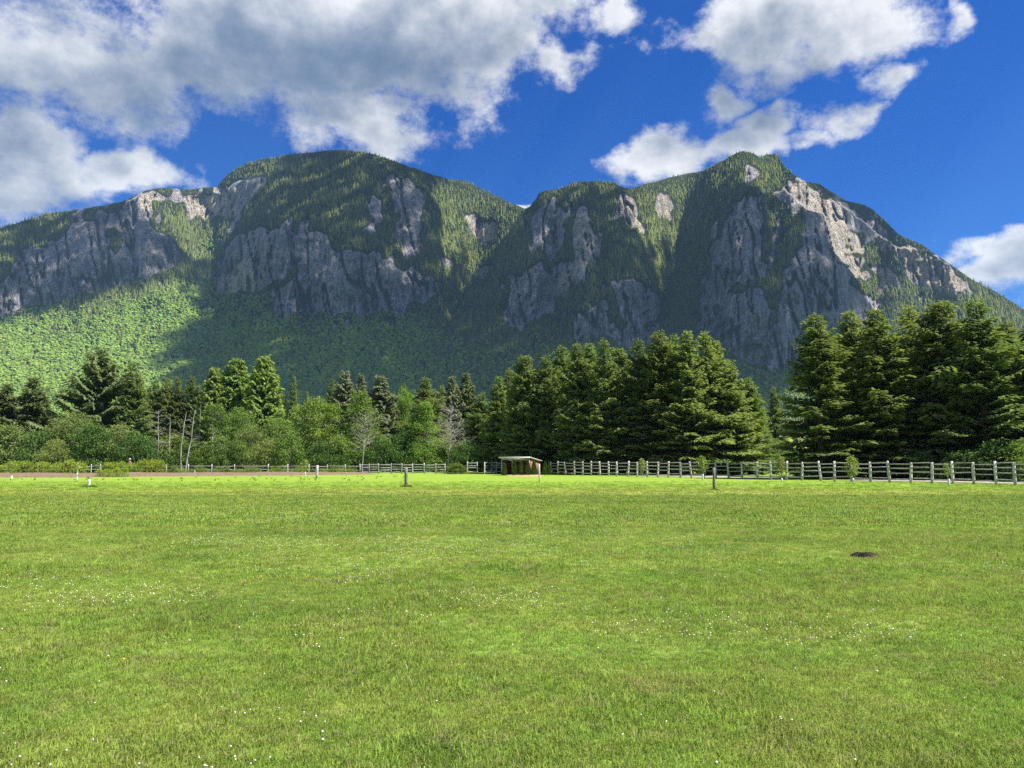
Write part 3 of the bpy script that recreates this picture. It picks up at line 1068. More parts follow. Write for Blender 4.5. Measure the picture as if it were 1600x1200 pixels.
# ---------------------------------------------------------------- trees
def tube(path, radii, n=7):
    path = np.asarray(path, float)
    radii = np.asarray(radii, float)
    m = len(path)
    tang = np.gradient(path, axis=0)
    tang /= np.maximum(np.linalg.norm(tang, axis=1, keepdims=True), 1e-9)
    ref = np.where(np.abs(tang[:, 2:3]) > 0.9, np.array([[1.0, 0, 0]]), np.array([[0, 0, 1.0]]))
    a = np.cross(tang, ref)
    a /= np.linalg.norm(a, axis=1, keepdims=True)
    b = np.cross(tang, a)
    ang = np.linspace(0, 2 * math.pi, n, endpoint=False)
    V_ = (path[:, None] + radii[:, None, None] * (a[:, None] * np.cos(ang)[None, :, None] + b[:, None] * np.sin(ang)[None, :, None])).reshape(-1, 3)
    F_ = []
    for i in range(m - 1):
        for j in range(n):
            F_.append((i * n + j, i * n + (j + 1) % n, (i + 1) * n + (j + 1) % n, (i + 1) * n + j))
    return V_, np.array(F_)


class Geo:
    def __init__(self):
        self.v, self.f, self.t, self.n = [], [], [], 0

    def add(self, v, f, t=None):
        self.v.append(np.asarray(v, float))
        self.f.append(np.asarray(f) + self.n)
        self.t.append(np.zeros(len(v)) if t is None else np.asarray(t, float))
        self.n += len(v)

    def mesh(self, name, mat, smooth=False):
        return mesh_np(name, np.concatenate(self.v), np.concatenate(self.f), {'tip': np.concatenate(self.t)}, smooth, mat)


def sprays(geo, p, d, l, w, tip, r, flat=0.5):
    """needle sprays or leaves: slim bent diamonds from p along d"""
    n = len(p)
    d = d / np.maximum(np.linalg.norm(d, axis=1, keepdims=True), 1e-9)
    upv = np.array([0, 0, 1.0])[None] + r.normal(0, flat, (n, 3))
    s = np.cross(d, upv)
    s /= np.maximum(np.linalg.norm(s, axis=1, keepdims=True), 1e-9)
    l = l[:, None]
    w = w[:, None]
    q = np.stack([p, p + d * l * 0.5 + s * w * 0.5, p + d * l - np.array([0, 0, 0.12]) * l, p + d * l * 0.5 - s * w * 0.5], 1).reshape(-1, 3)
    geo.add(q, np.arange(n * 4).reshape(-1, 4), np.stack([tip * 0.5, tip, np.minimum(tip * 1.3, 1), tip], 1).ravel())


M_BARK = None


def bark_mat(name, a, b, sc=6.0):
    m, g, out = material(name)
    tc = g.new('ShaderNodeTexCoord')
    n = g.noise(g.mapping(tc.outputs['Object'], (1, 1, 0.25)), sc, 5.0, 0.65)
    c = g.mix(g.ramp(n, 0.35, 0.65), a, b)
    principled(g, out, c, 0.9, bump(g, n, 0.7, 0.03), 0.1)
    return m


M_BARK = bark_mat("brown bark", (0.055, 0.042, 0.033), (0.13, 0.105, 0.085))
M_BIRCH = bark_mat("pale bark", (0.19, 0.18, 0.165), (0.42, 0.40, 0.37), 3.0)
M_FIR = foliage_mat("fir needles", (0.115, 0.172, 0.066), (0.172, 0.236, 0.082), (0.29, 0.345, 0.105), 0.5, 0.44, 0.8, 0.20)
M_FIR_D = foliage_mat("dark spruce needles", (0.072, 0.112, 0.056), (0.141, 0.186, 0.078), (0.253, 0.294, 0.118), 0.5, 0.32, 0.8, 0.16)
M_FIR_S = foliage_mat("silvery needles", (0.105, 0.145, 0.075), (0.185, 0.225, 0.125), (0.28, 0.31, 0.20), 0.5, 0.3, 0.8, 0.14)
M_CEDAR = foliage_mat("cedar foliage", (0.112, 0.186, 0.051), (0.197, 0.294, 0.072), (0.350, 0.434, 0.126), 0.5, 0.34, 0.8, 0.14)
M_LEAF = foliage_mat("mid green leaves", (0.098, 0.165, 0.040), (0.165, 0.250, 0.060), (0.24, 0.33, 0.085), 0.4, 0.34, 0.7, 0.16)
M_LEAF_L = foliage_mat("fresh green leaves", (0.145, 0.225, 0.045), (0.215, 0.315, 0.065), (0.30, 0.39, 0.09), 0.4, 0.35, 0.7, 0.14)
M_LEAF_D = foliage_mat("dark green leaves", (0.062, 0.112, 0.034), (0.105, 0.180, 0.050), (0.16, 0.25, 0.07), 0.4, 0.3, 0.9, 0.16)
M_LEAF_O = foliage_mat("olive willow leaves", (0.117, 0.169, 0.051), (0.205, 0.265, 0.082), (0.293, 0.352, 0.117), 0.4, 0.3, 0.8, 0.14)
M_THUJA = foliage_mat("thuja foliage", (0.045, 0.085, 0.022), (0.075, 0.125, 0.032), (0.13, 0.18, 0.04), 0.5, 0.2, 4.0, 0.14)
M_HEDGE = foliage_mat("hedge leaves", (0.16, 0.25, 0.035), (0.27, 0.38, 0.05), (0.40, 0.48, 0.08), 0.6, 0.42, 3.0, 0.14)


def conifer(seed, H, R, clear=0.06, droop=0.35, whorl=0.30, per=5, slim=0.85, mat=None, ragged=0.25, hang=0.0, spray=0.46, irregular=0.0):
    """returns (trunk mesh, crown mesh) of a tree H metres tall and R metres wide on each side"""
    r = np.random.default_rng(seed)
    tr, cr = Geo(), Geo()
    m = 14
    zz = np.linspace(0, H * 0.985, m)
    bend = np.cumsum(r.normal(0, 0.03, (m, 2)), 0) * (zz / H)[:, None]
    path = np.stack([bend[:, 0], bend[:, 1], zz], -1)
    rad = 0.021 * H * (1 - zz / H) ** 0.9 + 0.015
    rad[0] *= 1.35
    tr.add(*tube(path, rad, 9))
    z = clear * H
    lobes = [(r.uniform(0, 6.28), r.uniform(0.6, 1.0)) for _ in range(3)]
    while z < H * 0.985:
        t = z / H
        prof = (1 - t) ** slim * min(1.0, 0.62 + 2.2 * (t - clear)) if t > clear else 0.6
        k = per if t < 0.8 else max(3, per - 1)
        a0 = r.uniform(0, 6.28)
        for j in range(k):
            if r.uniform() < 0.10 + irregular * 0.25:
                continue
            az = a0 + j * 6.283 / k + r.normal(0, 0.35)
            L = R * prof * r.uniform(1 - ragged, 1 + ragged) * (1 + irregular * 0.5 * math.cos(az - lobes[0][0])) + 0.18
            if r.uniform() < irregular * 0.2:
                L *= 1.5
            up0 = 0.75 * t - droop * (1 - t) + r.normal(0, 0.12)
            ns = 6
            s = np.linspace(0, 1, ns)
            rr = L * s
            dz = L * (up0 * s - 0.22 * (1 - 0.7 * t) * s ** 2 + 0.24 * s ** 3.2)
            bx = np.interp(z, zz, path[:, 0])
            by = np.interp(z, zz, path[:, 1])
            yaw = az + r.normal(0, 0.12) * s
            bp = np.stack([bx + rr * np.cos(yaw), by + rr * np.sin(yaw), z + dz], -1)
            if L > 0.9 and r.uniform() < 0.6:
                tr.add(*tube(bp, np.linspace(0.006 * L + 0.012, 0.006, ns), 4))
            # sprays along the bough: shorter towards its end so the bough is a drooping leaf-shaped fan
            st = 0.125
            q = np.arange(max(0.12 * L, 0.1), L, st)
            q = q + r.uniform(-0.06, 0.06, len(q))
            if not len(q):
                continue
            f = np.clip(q / L, 0, 1)
            c = np.stack([np.interp(f, s, bp[:, i]) for i in range(3)], -1)
            out = np.array([math.cos(az), math.sin(az), 0.0])
            side = np.array([-math.sin(az), math.cos(az), 0.0])
            for sg in (-1, 1):
                fan = np.minimum(0.42 * L * (1 - 0.72 * f) * (0.35 + f) ** 0.5 + 0.10, 0.95)
                nsub = 1 if L < 1.0 else 2
                for u_ in range(nsub):
                    off = (u_ + r.uniform(0.0, 0.6, len(q))) / nsub
                    base = c + side * sg * (fan * off * 0.85)[:, None] + out * (fan * off * 0.35)[:, None]
                    base[:, 2] -= 0.16 * fan * off + r.uniform(0, 0.07, len(q))
                    d = side[None] * sg * 0.8 + out[None] * r.uniform(0.3, 1.0, (len(q), 1)) + np.stack([0 * q, 0 * q, r.normal(-0.12 - hang, 0.22, len(q))], -1)
                    l = spray * r.uniform(0.7, 1.25, len(q)) * (0.7 + 0.3 * min(L, 1.5))
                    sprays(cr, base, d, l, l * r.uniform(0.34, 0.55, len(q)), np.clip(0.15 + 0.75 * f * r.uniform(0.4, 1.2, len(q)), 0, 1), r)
            d = out[None] + r.normal(0, 0.3, (len(q), 3))
            l = spray * r.uniform(0.6, 1.0, len(q))
            sprays(cr, c, d, l, l * 0.45, np.clip(0.2 + 0.8 * f, 0, 1), r)
        z += whorl * r.uniform(0.7, 1.3) * (1.0 - 0.45 * t)
    # leader
    n = 10
    p = np.stack([np.full(n, path[-1, 0]), np.full(n, path[-1, 1]), np.linspace(H * 0.955, H, n)], -1)
    a = r.uniform(0, 6.28, n)
    sprays(cr, p, np.stack([np.cos(a) * 0.6, np.sin(a) * 0.6, np.full(n, 0.9)], -1), np.linspace(0.4, 0.16, n), np.full(n, 0.09), np.full(n, 0.9), r)
    return tr.mesh("trunk", M_BARK, True), cr.mesh("crown", mat or M_FIR)


def broadleaf(seed, H, R, base=0.12, shape='round', mat=None, bark=None, nclump=110, leaves=70, leaf=0.24, stems=1, lean=0.0, csize=0.16):
    r = np.random.default_rng(seed)
    tr, cr = Geo(), Geo()
    tops = []
    for sidx in range(stems):
        a = r.uniform(0, 6.28)
        k = 0.0 if stems == 1 else R * 0.35 * r.uniform(0.5, 1.1)
        m = 9
        s = np.linspace(0, 1, m)
        hh = H * (0.86 if stems == 1 else r.uniform(0.55, 0.85))
        path = np.stack([k * s * math.cos(a) + lean * s * H + np.cumsum(r.normal(0, 0.012 * H, m)) * s, k * s * math.sin(a) + np.cumsum(r.normal(0, 0.012 * H, m)) * s, hh * s], -1)
        tr.add(*tube(path, (0.017 * H + 0.02) / math.sqrt(stems) * (1 - s) ** 0.8 + 0.012, 7))
        tops.append(path)

    def prof(t):
        if shape == 'round':
            return np.sqrt(np.clip(1 - (2 * t - 1) ** 2, 0, 1)) ** 0.8
        if shape == 'cone':
            return np.clip((1 - t) ** 0.75 * np.minimum(1, 0.45 + 2.6 * t), 0, 1)
        return np.clip((1 - t ** 3) ** 0.5 * np.minimum(1, 0.75 + 1.2 * t), 0, 1)      # bush

    for c_ in range(nclump):
        t = r.uniform(0.0, 1.0) ** (0.9 if shape != 'cone' else 1.25)
        z = H * (base + (1 - base) * t)
        a = r.uniform(0, 6.28)
        lob = 1 + 0.22 * math.sin(2 * a + seed) + 0.14 * math.sin(5 * a + 7 * t + seed)
        rad = R * float(prof(t)) * lob * r.uniform(0.15, 1.0) ** 0.45
        cx = lean * z + rad * math.cos(a)
        cyy = rad * math.sin(a)
        # a limb from the stem
        pth = tops[c_ % stems]
        zi = max(0.1 * H, z - rad * r.uniform(0.4, 0.9))
        zi = min(zi, pth[-1, 2])
        st = np.array([np.interp(zi, pth[:, 2], pth[:, 0]), np.interp(zi, pth[:, 2], pth[:, 1]), zi])
        en = np.array([cx, cyy, z])
        mid = (st + en) / 2 + r.normal(0, 0.05 * R, 3)
        if c_ % 2 == 0:
            tr.add(*tube(np.stack([st, mid, en]), [0.0045 * H + 0.006, 0.003 * H + 0.005, 0.006], 4))
        cs = csize * R * r.uniform(0.7, 1.5) + 0.18
        n = int(leaves * r.uniform(0.6, 1.3))
        q = r.normal(0, 1, (n, 3))
        q /= np.linalg.norm(q, axis=1, keepdims=True)
        q *= cs * r.uniform(0.1, 1, (n, 1)) ** 0.5 * np.array([1.25, 1.25, 0.75])
        p = en[None] + q
        p[:, 2] = np.maximum(p[:, 2], 0.05)
        d = q / cs + r.normal(0, 0.7, (n, 3)) - np.array([0, 0, 0.25])
        l = leaf * r.uniform(0.7, 1.3, n)
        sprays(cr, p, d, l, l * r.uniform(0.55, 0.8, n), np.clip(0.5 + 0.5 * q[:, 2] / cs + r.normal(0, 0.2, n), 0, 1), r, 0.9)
    return tr.mesh("trunk", bark or M_BARK, True), cr.mesh("crown", mat or M_LEAF)


def bare_tree(seed, H, n=16, spread=0.22, lean=0.0, sub=3, thick=0.013):
    """a dead pale stem with bare twigs; trunk and branches are separate"""
    r = np.random.default_rng(seed)
    tr, br = Geo(), Geo()
    s = np.linspace(0, 1, 10)
    path = np.stack([lean * s * H + np.cumsum(r.normal(0, 0.006 * H, 10)), np.cumsum(r.normal(0, 0.006 * H, 10)), s * H], -1)
    path -= path[0]
    tr.add(*tube(path, thick * H * (1 - s) ** 0.7 + 0.02, 7))
    for k in range(n):
        f = r.uniform(0.35, 0.98)
        st = np.array([np.interp(f, s, path[:, i]) for i in range(3)])
        a = r.uniform(0, 6.28)
        L = H * spread * r.uniform(0.4, 1.2) * (1.15 - 0.6 * f)
        en = st + np.array([math.cos(a), math.sin(a), r.uniform(0.1, 0.9)]) * L
        md = (st + en) / 2 + r.normal(0, 0.08 * L, 3)
        br.add(*tube(np.stack([st, md, en]), [0.028, 0.018, 0.007], 4))
        for _ in range(sub):
            w = r.uniform(0.3, 0.9)
            p = st * (1 - w) + en * w
            e = p + np.array([r.normal(), r.normal(), r.uniform(0, 0.8)]) * L * 0.35
            br.add(*tube(np.stack([p, (p + e) / 2 + r.normal(0, 0.03, 3), e]), [0.012, 0.009, 0.004], 3))
    return tr.mesh("trunk", M_BIRCH, True), br.mesh("branches", M_BIRCH, True)


def plant(name, meshes, u, D, top, label, category, group=None, href=None, rz=None, wref=None, width=None, dz=0.0, part="crown"):
    """stand a tree where its foot is seen, scaled so that its top reaches photograph row `top`"""
    x, y = ground_at(u, D)
    h = height_at(top, D) if top is not None else href
    s = h / href
    e = bpy.data.objects.new(name, None)
    COL.objects.link(e)
    e.empty_display_size = 0.3
    e.location = (x, y, dz - 0.03)
    e.rotation_euler = (rng.normal(0, 0.014), rng.normal(0, 0.014), rng.uniform(0, 6.28) if rz is None else rz)
    sw = s if width is None else (width * D / F_PX / 2.0) / wref
    e.scale = (sw, sw, s)
    e['label'] = label
    e['category'] = category
    if group:
        e['group'] = group
    link("trunk", meshes[0], e)
    if len(meshes) > 1:
        link(part, meshes[1], e, kind="stuff" if part == "branches" else None)
    return e


FIRS = [conifer(100 + k, 16.0, 3.5, 0.05, (0.30, 0.18, 0.38, 0.25, 0.34, 0.22)[k], (0.30, 0.27, 0.33, 0.29, 0.26, 0.34)[k], 5, (0.90, 0.98, 0.82, 0.92, 0.75, 1.02)[k], M_FIR, (0.36, 0.45, 0.30, 0.40, 0.34, 0.5)[k], (0.08, 0.25, 0.04, 0.14, 0.3, 0.1)[k], 0.38, (0.10, 0.2, 0.08, 0.25, 0.05, 0.3)[k]) for k in range(6)]
SPRUCES = [conifer(120, 18.0, 6.6, 0.10, 0.20, 0.46, 5, 0.95, M_FIR_D, 0.45, 0.35, 0.55, 0.6), conifer(121, 18.0, 3.4, 0.06, 0.32, 0.36, 5, 0.8, M_FIR_D, 0.30, 0.2, 0.5, 0.2)]
CEDARS = [conifer(130, 18.0, 5.2, 0.04, 0.35, 0.36, 6, 0.74, M_CEDAR, 0.22, 0.3, 0.5), conifer(131, 18.0, 4.0, 0.04, 0.35, 0.36, 5, 0.78, M_CEDAR, 0.22, 0.25, 0.5)]
SILVERS = [conifer(140, 16.0, 3.8, 0.08, 0.30, 0.42, 5, 0.9, M_FIR_S, 0.3, 0.25, 0.55, 0.2)]
ALDERS = [broadleaf(200, 12.0, 4.6, 0.03, 'cone', M_LEAF, None, 170, 75, 0.24, 1), broadleaf(201, 11.0, 3.6, 0.03, 'cone', M_LEAF_L, None, 150, 75, 0.22, 1)]
ROUNDS = [broadleaf(210, 9.0, 3.6, 0.08, 'round', M_LEAF, None, 120, 75, 0.24, 1), broadleaf(211, 9.0, 3.6, 0.06, 'round', M_LEAF_L, None, 130, 75, 0.24, 2),
          broadleaf(212, 8.0, 3.4, 0.03, 'bush', M_LEAF_D, None, 130, 75, 0.26, 1), broadleaf(213, 8.5, 3.8, 0.05, 'round', M_LEAF_O, None, 130, 75, 0.22, 3)]
BUSHES = [broadleaf(220, 4.0, 2.6, 0.02, 'bush', M_LEAF, None, 70, 60, 0.22, 4), broadleaf(221, 4.0, 2.6, 0.02, 'bush', M_LEAF_O, None, 70, 60, 0.2, 4), broadleaf(222, 4.0, 2.6, 0.02, 'bush', M_LEAF_D, None, 70, 60, 0.22, 4)]
BIRCH_TALL = broadleaf(230, 9.0, 2.0, 0.5, 'round', M_LEAF, M_BIRCH, 50, 55, 0.22, 1)

# the stand behind the rail fence, from the shed outwards
G1 = "firs of the dense stand behind the shed and rail fence"
L1 = "tall dark green fir, %s along the dense stand counted from the paddock fence"
ORD = "first second third fourth fifth sixth seventh eighth ninth tenth eleventh twelfth thirteenth fourteenth fifteenth sixteenth seventeenth eighteenth".split()
for i, (u, top, D, w) in enumerate([(778, 587, 104, 70), (800, 575, 112, 75), (820, 555, 100, 88), (854, 553, 98, 92), (880, 538, 104, 95), (904, 533, 94, 100), (925, 535, 102, 95), (946, 527, 92, 105),
                                    (972, 543, 104, 95), (997, 529, 92, 108), (1033, 514, 90, 118), (1056, 521, 100, 105), (1076, 516, 88, 115), (1108, 516, 90, 115), (1124, 532, 98, 100), (1147, 562, 90, 100), (1172, 588, 92, 78), (1188, 622, 98, 55)]):
    plant("fir_tree", FIRS[(i * 5) % 6], u, D, top, L1 % ORD[i], "tree", G1, 16.0, None, 3.5, w)
G2 = "firs of the stand beyond the gravel road"
L2 = "big fir with layered boughs beyond the gravel road, %s from the gap between the stands"
for i, (u, top, D, w) in enumerate([(1286, 488, 70, 150), (1339, 482, 76, 145), (1381, 480, 70, 160), (1436, 474, 74, 160), (1482, 470, 69, 165), (1546, 463, 66, 175), (1584, 500, 72, 150), (1640, 475, 66, 170), (1310, 560, 78, 110), (1410, 540, 80, 130), (1515, 520, 78, 140), (1700, 480, 70, 170)]):
    plant("fir_tree", FIRS[(i * 5 + 2) % 6], u, D, top, (L2 % ORD[i]) if i < 8 else "shorter fir set behind the big firs, %s from the gap between the stands" % ORD[i - 8], "tree", G2, 16.0, None, 3.5, w)
# left hand side
plant("spruce_tree", SPRUCES[0], 148, 124, 543, "huge dark spruce with long drooping ragged boughs", "tree", None, 18.0, 2.2, 6.6, 150)
for (u, top, D, w) in [(-40, 590, 120, 90), (2, 598, 126, 70), (45, 588, 124, 74), (66, 622, 130, 50)]:
    plant("spruce_tree", SPRUCES[1], u, D, top, "dark brownish spruce over dense bushes, %s from the huge ragged spruce" % ORD[[66, 45, 2, -40].index(u)], "tree", "dark spruces beside the huge spruce", 18.0, None, 3.4, w)
plant("fir_tree", FIRS[2], 203, 124, 565, "green fir touching the huge ragged spruce's boughs", "tree", None, 16.0, None, 3.5, 80)
for (u, top, w) in [(237, 590, 52), (258, 589, 50), (275, 587, 50), (292, 586, 55), (222, 604, 45), (305, 600, 50)]:
    plant("fir_tree", FIRS[int(u) % 4], u, 145, top, "slim fir behind the bleached dead trees, %s from the cedars" % ORD[sorted((237, 258, 275, 292, 222, 305), reverse=True).index(u)], "tree", "slim firs behind the dead trees", 16.0, None, 3.5, w)
plant("cedar_tree", CEDARS[1], 330, 134, 572, "narrower of three full dark cedars behind the leafy trees", "tree", None, 18.0, None, 4.0, 72)
plant("cedar_tree", CEDARS[0], 365, 136, 559, "broad full cedar between two others, rounded top", "tree", None, 18.0, None, 5.2, 95)
plant("cedar_tree", CEDARS[0], 410, 132, 556, "tallest broad cedar with a pointed bright top", "tree", None, 18.0, 1.0, 5.2, 92)
for (u, top, w) in [(456, 586, 30), (477, 611, 30), (511, 591, 45), (630, 598, 40), (440, 615, 30), (690, 600, 40)]:
    plant("fir_tree", FIRS[int(u) % 4], u, 165, top, "small distant fir top above the leafy trees, %s from the tallest cedar" % ORD[sorted((456, 477, 511, 630, 440, 690)).index(u)], "tree", "distant firs above the leafy trees", 16.0, None, 3.5, w)
plant("spruce_tree", SILVERS[0], 537, 140, 578, "silvery grey spruce with arching boughs behind the wide alder", "tree", None, 16.0, None, 3.8, 72)
plant("spruce_tree", SILVERS[0], 562, 148, 583, "silvery spruce half hidden behind the wide alder's top", "tree", None, 16.0, None, 3.8, 55)
plant("spruce_tree", SILVERS[0], 593, 130, 585, "brownish silver spruce rising between the two alders", "tree", None, 16.0, None, 3.8, 86)
plant("fir_tree", FIRS[1], 669, 128, 588, "light green fir right behind the narrow alder", "tree", None, 16.0, None, 3.5, 88)
plant("spruce_tree", SILVERS[0], 706, 140, 586, "greyish spruce behind the bleached bare shrub", "tree", None, 16.0, None, 3.8, 60)
plant("spruce_tree", SPRUCES[1], 726, 142, 581, "dark grey spruce next to the dense fir stand", "tree", None, 18.0, None, 3.4, 55)
plant("fir_tree", FIRS[3], 752, 118, 612, "low dark fir where the dense stand begins", "tree", None, 16.0, None, 3.5, 75)
# broadleaf trees
plant("alder_tree", ALDERS[0], 561, 112, 612, "wide soft green alder with bleached twigs in front", "tree", None, 12.0, None, 4.6, 108)
plant("alder_tree", ALDERS[1], 663, 112, 632, "narrow light green alder behind the board fence", "tree", None, 11.0, None, 3.6, 74)
plant("broadleaf_tree", ROUNDS[1], 492, 116, 626, "bright green leafy tree beside the wide alder", "tree", None, 9.0, None, 3.6, 78)
plant("broadleaf_tree", ROUNDS[1], 624, 135, 612, "yellow green treetop behind the two alders", "tree", None, 9.0, None, 3.6, 52)
plant("broadleaf_tree", ROUNDS[3], 108, 114, 646, "round olive tree under the huge spruce", "tree", None, 8.5, None, 3.8, 82)
plant("broadleaf_tree", ROUNDS[2], 143, 108, 666, "low dense dark green tree reaching the ground by the hedge", "tree", None, 8.0, None, 3.4, 62)
plant("birch_tree", BIRCH_TALL, 332, 112, 632, "leafy birch with a bare white stem", "tree", None, 9.0, None, 2.0, 40)
plant("broadleaf_tree", ROUNDS[0], 368, 118, 640, "mid green rounded tree next to the white stemmed birch", "tree", None, 9.0, None, 3.6, 62)
plant("broadleaf_tree", ROUNDS[3], 396, 110, 665, "low pale olive willow behind the low fence", "tree", None, 8.5, None, 3.8, 62)
plant("broadleaf_tree", ROUNDS[0], 434, 112, 656, "mid green bushy tree left of the bright green one", "tree", None, 9.0, None, 3.6, 62)
plant("broadleaf_tree", ROUNDS[3], 1208, 98, 690, "pale olive willow in the gap between the two fir stands", "tree", None, 8.5, None, 3.8, 60)
plant("fir_tree", FIRS[0], 1212, 150, 604, "slender dark fir in the gap between the two stands", "tree", None, 16.0, None, 3.5, 45)
GB = "dark bushes along the wood's edge"
bush_count = {}


def bush_label(u, b):
    where = "rail fence" if u > 1100 else "low fence" if u < 560 else "paddock fence"
    k = bush_count.get((where, b), 0)
    bush_count[(where, b)] = k + 1
    return "%s leafy bush, %s of its colour along the %s from the hedge end" % (("mid green", "olive", "dark green")[b], ORD[k], where)


for (u, D, top, b, w) in sorted([(-30, 112, 660, 2, 90), (20, 112, 668, 1, 80), (60, 110, 672, 2, 60), (85, 106, 690, 1, 55), (185, 110, 668, 1, 60), (215, 108, 676, 2, 60), (240, 110, 690, 1, 55), (268, 112, 680, 0, 60), (300, 111, 690, 2, 55), (345, 108, 684, 1, 50),
                          (320, 108, 700, 0, 45), (372, 107, 690, 0, 50), (415, 106, 690, 1, 50), (452, 106, 680, 0, 60), (500, 106, 690, 2, 55), (530, 108, 682, 0, 50), (600, 110, 684, 2, 55), (630, 112, 676, 2, 55),
                          (700, 112, 690, 0, 50), (725, 112, 690, 2, 50), (1560, 62, 692, 2, 90), (1610, 60, 688, 0, 90), (1500, 64, 704, 2, 70), (1240, 84, 704, 2, 60), (1440, 66, 708, 2, 60)]):
    plant("bush", BUSHES[b], u, D, top, bush_label(u, b), "bush", GB, 4.0, None, 2.6, w)
# dead and bare trees
for k, (u, top, D, lean, n, lab) in enumerate([(247, 640, 109, 0.0, 22, "dead grey tree with many fine bare twigs"), (268, 652, 110, 0.02, 10, "thin dead grey stem among the bleached trees"), (284, 643, 107, 0.0, 5, "straight white dead trunk, nearly branchless"),
                                               (290, 640, 106, 0.14, 9, "leaning white dead trunk with forked top"), (311, 634, 113, -0.02, 4, "short white dead spike above the bushes"), (566, 645, 104, 0.04, 40, "bleached dead tree in front of the wide alder")]):
    hh = height_at(top, D)
    plant("dead_tree", bare_tree(300 + k, hh, n, 0.30 if n > 20 else 0.20, lean, 5 if n > 20 else 3, 0.007 if n > 20 else 0.011), u, D, None, lab, "dead tree", None, hh, 0.0, part="branches")
hh = height_at(640, 106)
plant("dead_tree", bare_tree(320, hh, 60, 0.42, 0.06, 5, 0.010), 699, 106, None, "bleached bare shrub with spreading twigs beside the narrow alder", "dead tree", None, hh, 0.0, part="branches")

# ---------------------------------------------------------------- fences, shed, posts, plantings
def wood_mat(name, a, b, sc=5.0):
    m, g, out = material(name)
    tc = g.new('ShaderNodeTexCoord')
    geo = g.new('ShaderNodeNewGeometry')
    oi = g.new('ShaderNodeObjectInfo')
    n = g.noise(g.mapping(geo.outputs['Position'], (2.0, 2.0, 2.0)), sc, 5.0, 0.7)
    c = g.mix(g.ramp(n, 0.33, 0.67), a, b)
    hs = g.new('ShaderNodeHueSaturation')
    g.l.new(c, hs.inputs['Color'])
    g.l.new(g.ramp(oi.outputs['Random'], 0, 1, 0.72, 1.2, smooth=False), hs.inputs['Value'])
    principled(g, out, hs.outputs[0], 0.85, bump(g, n, 0.5, 0.02), 0.15)
    return m


M_RAIL = wood_mat("weathered split wood", (0.24, 0.23, 0.21), (0.52, 0.50, 0.47))
M_POST = wood_mat("weathered post wood", (0.42, 0.385, 0.34), (0.74, 0.70, 0.63))
M_DARKPOST = wood_mat("old dark post wood", (0.10, 0.085, 0.07), (0.25, 0.22, 0.19))
M_WHITEWOOD = wood_mat("pale fence board", (0.30, 0.29, 0.27), (0.56, 0.55, 0.52))


def hewn(p0, p1, ra, rb, n=6, jit=0.12, cap=True):
    """a split, slightly crooked pole between two points"""
    p0, p1 = np.array(p0, float), np.array(p1, float)
    s = np.linspace(0, 1, 4)
    path = p0[None] * (1 - s[:, None]) + p1[None] * s[:, None]
    L = np.linalg.norm(p1 - p0)
    path[1:3] += rng.normal(0, 0.006 * L, (2, 3))
    V_, F_ = tube(path, np.linspace(ra, rb, 4) * (1 + rng.normal(0, jit * 0.4, 4)), n)
    V_ = V_ + rng.normal(0, jit * ra * 0.4, V_.shape)
    F = [tuple(f) for f in F_]
    if cap:
        F.append(tuple(range(n - 1, -1, -1)))
        F.append(tuple(range(len(V_) - n, len(V_))))
    return V_, F


def empty(name, loc, label, category, group=None):
    e = bpy.data.objects.new(name, None)
    COL.objects.link(e)
    e.empty_display_size = 0.3
    e.location = loc
    e['label'] = label
    e['category'] = category
    if group:
        e['group'] = group
    return e


def fence(name, posts, H, rails, label, postr, railr, mp, mr, skip=(), alt=0.05, lean=0.03):
    """posts: list of (u, D); rails: heights"""
    pts = [np.array([*ground_at(u, D), 0.0]) for (u, D) in posts]
    root = empty(name, tuple(pts[0]), label, "fence")
    o = pts[0]
    tops = []
    for i, p in enumerate(pts):
        h = H * rng.uniform(0.96, 1.05)
        tl = rng.normal(0, lean, 2) * h
        tops.append((p, np.array([tl[0], tl[1], h])))
        V_, F = hewn(p - o + np.array([0, 0, -0.15]), p - o + np.array([tl[0], tl[1], h]), postr * 1.08, postr * 0.9, 7)
        link("post", mesh_np("post", V_, F, None, False, mp), root)
    for i in range(len(pts) - 1):
        if i in skip:
            continue
        off = alt * (1 if i % 2 else -1)
        for rh in rails:
            e = []
            for (p, t) in (tops[i], tops[i + 1]):
                z = rh + off + rng.normal(0, 0.012)
                e.append(p - o + np.array([t[0], t[1], 0]) * (z / H) + np.array([0, 0, z]))
            d = e[1] - e[0]
            d /= np.linalg.norm(d)
            V_, F = hewn(e[0] - d * 0.10, e[1] + d * 0.10, railr * rng.uniform(0.85, 1.15), railr * rng.uniform(0.8, 1.1), 6)
            link("rail", mesh_np("rail", V_, F, None, False, mr), root)
    return root


def line_D(u, a, b):
    """distance of the point seen at column u on the straight ground line from a=(u,D) to b"""
    x0, y0 = ground_at(*a)
    x1, y1 = ground_at(*b)
    k = float(ray(u, 721)[0])
    t = (k * y0 - x0) / ((x1 - x0) - k * (y1 - y0))
    return y0 + t * (y1 - y0)


